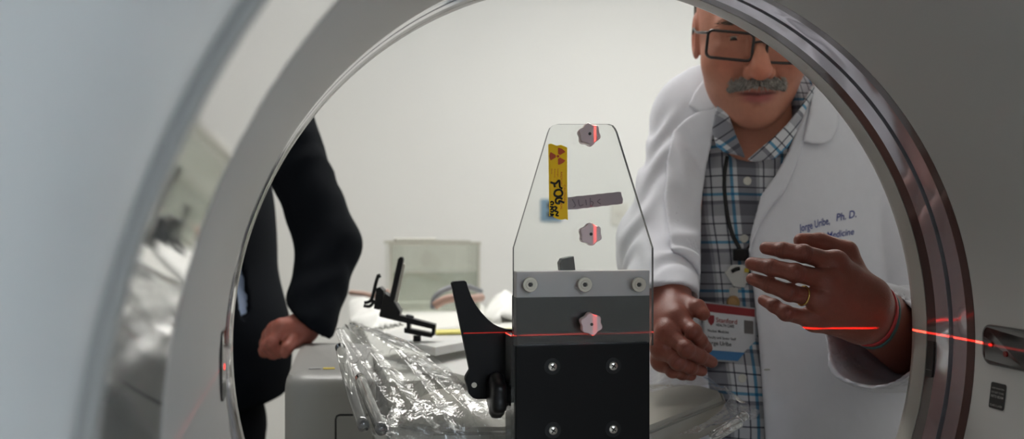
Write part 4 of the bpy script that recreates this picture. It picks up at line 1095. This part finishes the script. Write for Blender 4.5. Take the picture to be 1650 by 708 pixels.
for s in (-1, 1):
    c = hl(s * .032, .0005, .0722); b = bmesh.new(); bmesh.ops.create_icosphere(b, subdivisions=3, radius=.0122); o = MB().bm(b, Matrix.Translation(tuple(c))).build('eyeball', M_eye, ME, True)
    ax = np.array([-.10, -.42, 1.]) @ HM; ax /= np.linalg.norm(ax); MB().lathe(c + ax * .0108, ax, [(0, 0), (.0056, -.0002), (.0052, .0014), (.002, .0017), (0, .0017)], 20).build('iris', M_iris, o, True)
    def lid(p, s=s):
        q = (p - HO) @ HM.T - np.array([s * .032, 0, .0718]); r = np.linalg.norm(q, axis=1); d = np.maximum(r - .0140, .0124 - r)
        open_ = np.maximum(np.maximum(q[:, 1] - .0024 + q[:, 0] ** 2 * 14, -q[:, 1] - .0052 + q[:, 0] ** 2 * 18), -q[:, 2]); return smax(d, -open_, .0012)
    v, f = nets(lid, c - .018, c + .018, .0011); mk('eyelid', v, f, M_skin, ME, attr=np.tile(skin * .92, (len(v), 1)))

# glasses
GL = thing('eyeglasses', 'dark rectangular eyeglasses worn by the lab coat man', 'glasses', hl(0, 0, .10))
GT = R_(6)
def hg(u, v, w): return hl(u * math.cos(GT) + (v + .006) * math.sin(GT), (v + .006) * math.cos(GT) - u * math.sin(GT) - .006, w)
M_fr = mat('glasses_frame', (34, 26, 24), .3); M_lensg = clear_mat('spectacle_lens', (244, 242, 240), .5)
for s in (-1, 1):
    oc = (s * .0395, -.0125); w, h_, c_ = .0300, .0185, .007; pts = []
    for q_, (sx, sy) in enumerate(((1, 1), (-1, 1), (-1, -1), (1, -1))):
        for k in range(5):
            t = math.pi / 2 * (q_ + k / 4); u = oc[0] + sx * (w - c_) + c_ * math.cos(t); v_ = oc[1] + sy * (h_ - c_) + c_ * math.sin(t) - .002 * s * 0
            pts.append(hg(u, v_, .1085 - 4.2 * u * u))
    MB().tube(pts, .0021, 8, smooth=False, closed=True).build('rim', M_fr, GL, True)
    MB().add(pts, [tuple(range(len(pts)))]).build('lens', M_lensg, GL)
    hx = s * .0695; MB().tube([hg(hx, .002, .0885), hl(s * .0752, .002 - s * .006, .066), hl(s * .0800, .006, .03), hl(s * .0815, .008, -.005), hl(s * .0805, -.010, -.022)], [.0022, .0022, .0018, .0018, .0018], 8).build('temple_arm', M_fr, GL, True)
MB().tube([hg(-.0098, -.006, .1078), hg(0, -.0035, .1105), hg(.0098, -.006, .1078)], .0017, 8).build('bridge', M_fr, GL, True)

# wrist bands and ring
wa = hr['elbow'] - hr['wrist']; wa /= np.linalg.norm(wa)
hs = hr['mcp'][3] - hr['mcp'][0]; hs = hs - wa * (hs @ wa); hs /= np.linalg.norm(hs); hn = np.cross(wa, hs)
fn_r = hand_fn(hr)
def bandring(off, tilt, width, thick, col, name, label, txt=None):
    c = hr['wrist'] + wa * off; V = []; Fc = []; n = 72
    for i in range(n):
        t = 2 * math.pi * i / n; dirn = hs * math.cos(t) + hn * math.sin(t); ln = wa + tilt * 0
        rr = np.linspace(.012, .06, 120); pp = c + dirn[None] * rr[:, None] + wa[None] * (tilt * math.cos(t)); s = fn_r(pp); r0 = rr[np.argmax(s > 0)] + .0006
        ctr = c + wa * (tilt * math.cos(t))
        for r_, h_ in ((r0, -width / 2), (r0 + thick, -width / 2 + .0006), (r0 + thick, width / 2 - .0006), (r0, width / 2)): V.append(ctr + dirn * r_ + wa * h_)
    for i in range(n):
        j = (i + 1) % n
        for k in range(4): Fc.append((i * 4 + k, j * 4 + k, j * 4 + (k + 1) % 4, i * 4 + (k + 1) % 4))
    b = bmesh.new(); vs = [b.verts.new(tuple(v)) for v in V]
    for f in Fc: b.faces.new([vs[i] for i in f])
    bmesh.ops.recalc_face_normals(b, faces=b.faces[:]); o = MB().bm(b).build(name, mat(name + '_rubber', col, .45), None, 'auto'); tag(o, label, 'bracelet'); return o
bandring(.026, .004, .0075, .0016, (176, 30, 36), 'red_wristband', 'red rubber wristband on the raised wrist, nearest the hand')
bandring(.037, .006, .0060, .0016, (44, 92, 92), 'green_wristband', 'dark green rubber wristband on the raised wrist, behind the red one')
rb = hr['mcp'][2] + (hr['pip'][2] - hr['mcp'][2]) * .58; ra = hr['pip'][2] - hr['mcp'][2]; ra /= np.linalg.norm(ra)
g = MB(); u = Vector(ra).orthogonal().normalized(); w = Vector(ra).cross(u); g.tube([tuple(Vector(rb) + (u * math.cos(t) + w * math.sin(t)) * .0103) for t in np.linspace(0, 2 * math.pi, 33)[:-1]], .0011, 8, smooth=False, closed=True)
o = g.build('wedding_ring', mat('gold', (214, 176, 104), .22, metal=1.), None, True); tag(o, 'thin gold ring on the ring finger of the raised hand', 'ring')

# lanyard, dosimeter and name badge
LY = thing('lanyard_badge', 'name badge and hexagonal dosimeter hanging on a black lanyard over the plaid shirt', 'badge', march(1180, 480, torso, 1.2, 1.6)[0])
cord = march([1172, 1168, 1167, 1169, 1173, 1180, 1190, 1194], [252, 275, 300, 325, 352, 378, 398, 408], torso, 1.2, 1.6, off=.006)
MB().tube(list(cord), .0030, 8).build('cord', mat('black_cord', (14, 14, 16), .6), LY, True)
cord2 = march([1268, 1248, 1234, 1220, 1207, 1197], [262, 298, 332, 372, 398, 409], torso, 1.2, 1.6, off=.003)
MB().tube(list(cord2), .0022, 8).build('cord', bpy.data.materials['black_cord'], LY, True)
c = march(1193, 411, torso, 1.2, 1.6, off=.009)[0]; MB().frame_box(c, (.021, .017, .008), CM, .002).build('cord_clip', M_black, LY)
dx = march(1187, 446, torso, 1.2, 1.6, off=.010)[0]; d_d = proj(dx)[2]
hexp = [(1178, 428), (1198, 427), (1208, 444), (1200, 464), (1182, 462), (1168, 440)]
MB().prism([P(x, y, d_d) for x, y in hexp], FW * .004, .0008).build('dosimeter', mat('pale_dosimeter', (196, 196, 194), .35), LY)
MB().tube([P(1179, 438, d_d - .001), P(1186, 434, d_d - .001), P(1192, 433, d_d - .001)], .0028, 8).build('dosimeter_clip', M_black, LY, True)
MB().frame_box(P(1203, 436, d_d - .0008), (.006, .006, .002), CM).build('yellow_mark', mat('yellow_mark', (206, 182, 60), .5), LY)
rl = march(1182, 488, torso, 1.2, 1.6, off=.011)[0]
MB().frame_box(march(1182, 476, torso, 1.2, 1.6, off=.009)[0], (.012, .022, .002), CM).build('badge_strap', mat('clear_strap', (170, 170, 168), .3), LY)
MB().lathe(rl + FW * .004, -FW, [(0, 0), (.0092, 0), (.0098, .002), (.0086, .0045), (.0066, .0045), (.0060, .0032), (0, .0032)], 32).build('badge_reel', mat('brass_reel', (170, 140, 96), .3, metal=.8), LY, 'auto')
# badge card: local frame on the chest
b0 = march(1176, 545, torso, 1.2, 1.6, off=.012)[0]; bd = proj(b0)[2] - .006
def bp(px, py, k=0.): return P(px, py, bd - k)
tl, tr, br_, bl_ = (1134, 490), (1216, 500), (1217, 570), (1136, 564)
def bq(u, v, k=0.):
    x = (tl[0] * (1 - u) + tr[0] * u) * (1 - v) + (bl_[0] * (1 - u) + br_[0] * u) * v; y = (tl[1] * (1 - u) + tr[1] * u) * (1 - v) + (bl_[1] * (1 - u) + br_[1] * u) * v
    return bp(x, y, k)
def brect(u0, v0, u1, v1, k, t=.0004): return MB().prism([bq(u0, v0, k), bq(u1, v0, k), bq(u1, v1, k), bq(u0, v1, k)], FW * t)
MB().prism([bq(-.03, -.05, -.0006), bq(1.03, -.05, -.0006), bq(1.03, 1.24, -.0006), bq(-.03, 1.24, -.0006)], FW * .0012, .0004).build('badge_holder', mat('badge_sleeve', (170, 172, 178), .25), LY)
crd = brect(0, 0, 1, 1, .0002).build('badge_card', mat('badge_card', (206, 208, 214), .35), LY)
brect(0, -.02, 1, .16, .0007).build('red_band', mat('badge_red', (140, 34, 40), .4), crd)
brect(0, 1.0, 1, 1.20, .0007).build('blue_band', mat('badge_blue', (60, 122, 178), .4), crd)
brect(.79, .26, .97, .56, .0007).build('badge_photo', mat('badge_photo', (104, 100, 100), .5), crd)
shd = [(.07, .23), (.20, .23), (.20, .34), (.185, .40), (.135, .46), (.085, .40), (.07, .34)]
MB().prism([bq(u, v, .0007) for u, v in shd], FW * .0003).build('shield_logo', mat('badge_shield', (138, 40, 48), .5), crd)
def btext(rows, name, m):
    g = MB()
    for s, u0, v1, hgt, wid in rows:
        V2, F2 = text_geo(s, 1, 0, .01); W_ = V2[:, 0].max(); V3 = [bq(u0 + x / W_ * wid, v1 - y * hgt, .0009) for x, y, _ in V2]; g.add(np.array(V3), F2)
    g.build(name, m, crd)
btext([('Stanford', .23, .37, .15, .42)], 'logo_lettering', mat('badge_red_print', (150, 62, 62), .5))
btext([('HEALTH CARE', .23, .46, .09, .36), ('Nuclear Medicine', .06, .60, .09, .42), ('Faculty and Senior Staff', .06, .74, .08, .56), ('Jorge Uribe', .05, .88, .13, .48)], 'badge_lettering', mat('badge_black_print', (40, 40, 48), .5))

# ================================================================= the man in the dark suit
S2 = thing('person', 'man in dark suit at the left, resting a fist on the white cabinet', 'person', P(360, 430, 1.98) * np.array([1, 1, 0]))
ax_r2 = RT * .5 + FW * .87; ax_r2 /= np.linalg.norm(ax_r2); ax_f2 = RT * .87 - FW * .5; ax_f2 /= np.linalg.norm(ax_f2)   # faces image-right, a little to the camera
TM = np.array([RT, UP, FW])
tc_ = P(346, 420, 1.99)
SH2, EL2, WR2 = P(458, 212, 1.86), P(531, 396, 1.80), P(496, 527, 1.705)
hip2 = np.array([tc_[0] - .058, tc_[1], .93])
def jack(p):
    d = ell(p, tc_, (.118, .34, .19), TM); d = smin(d, ell(p, P(377, 565, 1.97), (.108, .19, .18), TM), .03)
    d = smin(d, rc(p, P(380, 175, 1.93), SH2 + UP * .03, .065, .05), .03)
    d = smin(d, rc(p, hip2 + UP * .1, hip2 - UP * .02, .13, .135), .06)
    a = smin(rc(p, SH2, EL2, .060, .0535), rc(p, EL2, WR2 + (EL2 - WR2) * .02, .0545, .046), .02)
    a = a + folds(p, EL2, (EL2 - SH2) / np.linalg.norm(EL2 - SH2), .0014, 60, 12)
    a = smax(a, (p - P(501, 526, 1.70)) @ (-.62 * RT - .78 * UP), .005)
    o2 = P(300, 230, 2.10); d = smin(d, smin(rc(p, P(330, 190, 2.0), o2, .07, .06), rc(p, o2, P(290, 520, 2.06), .06, .045), .02), .04)
    return smin(d, a, .012) + .0018 * cnoise(p, 24, 14)
def jacket(p):
    o = jack(p); px, py, dd = proj(p)
    d = smax(o, .945 + .12 * ((p - P(420, 640, 1.95)) @ RT) - p[:, 2], .006)
    op = np.maximum(poly_sd(px, py, [(362, 200), (383, 200), (398, 330), (389, 420), (396, 465), (402, 500), (397, 508), (388, 516), (380, 470), (376, 330)]) * dd / F, dd - 1.93)
    return smax(d, -np.maximum(op, -(o + .012)), .003)
V, Q4 = nets(jacket, np.array([P(230, 0, 2.1)[0], 1.55, .78]), np.array([P(600, 0, 1.8)[0], 2.30, P(0, 120, 1.9)[2]]), .0062)
mk('suit_jacket', V, Q4, M_navy, S2)
def shirt2(p): return np.maximum(jack(p) + .010, -(p[:, 2] - .95))
V, Q4 = nets(shirt2, np.array([P(300, 0, 2.1)[0], 1.72, .93]), np.array([P(440, 0, 1.9)[0], 2.25, P(0, 150, 1.9)[2]]), .008)
mk('shirt', V, Q4, mat('pale_blue_shirt', (168, 184, 214), .7), S2)
h = {}
h['mcp'] = [P(454, 527, 1.670), P(444, 533, 1.685), P(436, 543, 1.702), P(431, 554, 1.72)]
h['pip'] = [P(438, 553, 1.655), P(430, 559, 1.668), P(426, 565, 1.686), P(426, 569, 1.705)]
h['tip'] = [P(449, 572, 1.668), P(442, 574, 1.675), P(438, 574, 1.69), P(436, 573, 1.705)]
h['wrist'] = P(488, 531, 1.715); h['elbow'] = P(504, 508, 1.725); h['palm'] = UP * -.75 + RT * .45 + FW * .2; h['palm'] /= np.linalg.norm(h['palm'])
h['dip'] = curl(h['pip'], h['tip'], h['palm'], .004)
h['thumb'] = [P(478, 542, 1.69), P(469, 551, 1.668), P(463, 561, 1.655), P(459, 570, 1.655)]; h['s'] = 1.0; h['fr'] = .022
h2 = h; HM2 = frame(0, -35, 6); HO2 = P(385, 20, 1.97); parts = []; tints = []
sk2 = np.array(lin((164, 98, 84))[:3])
v, f = nets(hand_fn(h2), *bbox(h2['mcp'] + h2['pip'] + h2['tip'] + h2['thumb'] + [h2['wrist'], h2['elbow']], .036), .0024); parts.append((v, f)); tints.append(nail_tint(v, h2, sk2, np.tile(sk2, (len(v), 1))))
hf2 = head_fn(HO2, HM2, 1.); c8 = [HO2 + np.array([u, w, z]) @ HM2 for u in (-.1, .1) for w in (-.2, .14) for z in (-.12, .13)]
v, f = nets(hf2, *bbox(c8, .01), .004); parts.append((v, f)); tints.append(head_tint(v, HO2, HM2, sk2, lip))
def body2(p):
    d = jack(p) + .022; d = np.maximum(d, .96 - p[:, 2])
    d = smin(d, ell(p, hip2, (.13, .10, .12), np.array([ax_r2, UP, ax_f2])), .02)
    for s in (-1, 1):
        a = hip2 + ax_r2 * s * .085 - UP * .04; k = a * np.array([1, 1, 0]) + np.array([0, 0, .5]); e = k * np.array([1, 1, 0]) + np.array([0, 0, .08])
        d = smin(d, smin(rc(p, a, k, .08, .056), rc(p, k, e, .055, .04), .02), .03)
    return d
v, f = nets(body2, np.array([P(230, 0, 2.1)[0], 1.6, .03]), np.array([P(600, 0, 1.8)[0], 2.35, P(0, 120, 1.9)[2]]), .013); parts.append((v, f)); tints.append(np.tile(sk2, (len(v), 1)))
V, Q4 = join(parts); mk('body', V, Q4, M_skin, S2, attr=np.vstack(tints))
trousers_shoes(hip2, S2, ax_r2, ax_f2, m=M_navy)
def hair2(p):
    q = (p - HO2) @ HM2.T; d = ell(q, np.array([0, .034, -.014]), (.083, .103, .103)) + .0015 * cnoise(q, 200, 2)
    return smax(smax(d, q[:, 2] - np.where(q[:, 1] > .06, .085, -.005), .01), -(q[:, 1] + .05), .01)
v, f = nets(hair2, *bbox(c8, .01), .005); mk('hair', v, f, M_dhair, S2)
for s in (-1, 1):
    c = HO2 + np.array([s * .032, .0005, .0722]) @ HM2; b = bmesh.new(); bmesh.ops.create_icosphere(b, subdivisions=2, radius=.0122); MB().bm(b, Matrix.Translation(tuple(c))).build('eyeball', M_eye, S2, True)
# ------------------------------------------------------------------ lasers: thin fans of red light from the wall windows and from above
def laser(loc, axis, watts, name, eps, spread):
    L = bpy.data.lights.new(name, 'POINT'); L.energy = watts; L.color = (1, .035, .02); L.shadow_soft_size = 0.
    L.use_nodes = True; nt = L.node_tree; em = [n for n in nt.nodes if n.type == 'EMISSION'][0]
    ge = nd(nt, 'ShaderNodeNewGeometry'); r = []
    for ax_, e_ in ((axis, eps), ((0, 1, 0), spread)):
        dt = nd(nt, 'ShaderNodeVectorMath', operation='DOT_PRODUCT'); dt.inputs[1].default_value = ax_
        nt.links.new(ge.outputs['Incoming'], dt.inputs[0]); ab = nd(nt, 'ShaderNodeMath', operation='ABSOLUTE'); nt.links.new(dt.outputs['Value'], ab.inputs[0])
        lt = nd(nt, 'ShaderNodeMath', operation='LESS_THAN'); lt.inputs[1].default_value = e_; nt.links.new(ab.outputs[0], lt.inputs[0]); r.append(lt.outputs[0])
    mu = nd(nt, 'ShaderNodeMath', operation='MULTIPLY'); nt.links.new(r[0], mu.inputs[0]); nt.links.new(r[1], mu.inputs[1])
    nt.links.new(mu.outputs[0], em.inputs['Strength'])
    o = bpy.data.objects.new(name, L); COL.objects.link(o); o.location = loc
laser((AX - RB + .006, .828, AZ), (0, 0, 1), 300, 'laser_left', .0016, .66)
laser((AX + RB - .006, .828, AZ), (0, 0, 1), 9, 'laser_right', .0016, .45)
laser((P(949, 220, 1.03)[0], .930, AZ + RB - .006), (1, 0, 0), 14, 'laser_top', .0065, .75)
# ------------------------------------------------------------------ world, camera
w = bpy.data.worlds.new('room_ambient'); SC.world = w; w.use_nodes = True
w.node_tree.nodes['Background'].inputs[0].default_value = (.9, .95, 1, 1); w.node_tree.nodes['Background'].inputs[1].default_value = .0
cam = bpy.data.cameras.new('camera'); co = bpy.data.objects.new('camera', cam); COL.objects.link(co)
cam.sensor_width = 36; cam.lens = 36 * F / 1650; cam.clip_start = .02; cam.clip_end = 50
co.location = tuple(CAM); co.rotation_euler = (math.pi / 2, 0, -YAW)
cam.dof.use_dof = True; cam.dof.focus_distance = 1.06; cam.dof.aperture_fstop = 5.0; cam.dof.aperture_blades = 0
SC.camera = co
SC.view_settings.view_transform = 'Standard'; SC.view_settings.look = 'None'; SC.view_settings.gamma = 1; SC.view_settings.use_curve_mapping = False
SC.view_settings.exposure = 0.
SC.cycles.use_denoising = True
SC.cycles.max_bounces = 10; SC.cycles.transparent_max_bounces = 24; SC.cycles.diffuse_bounces = 5; SC.cycles.sample_clamp_indirect = 6.
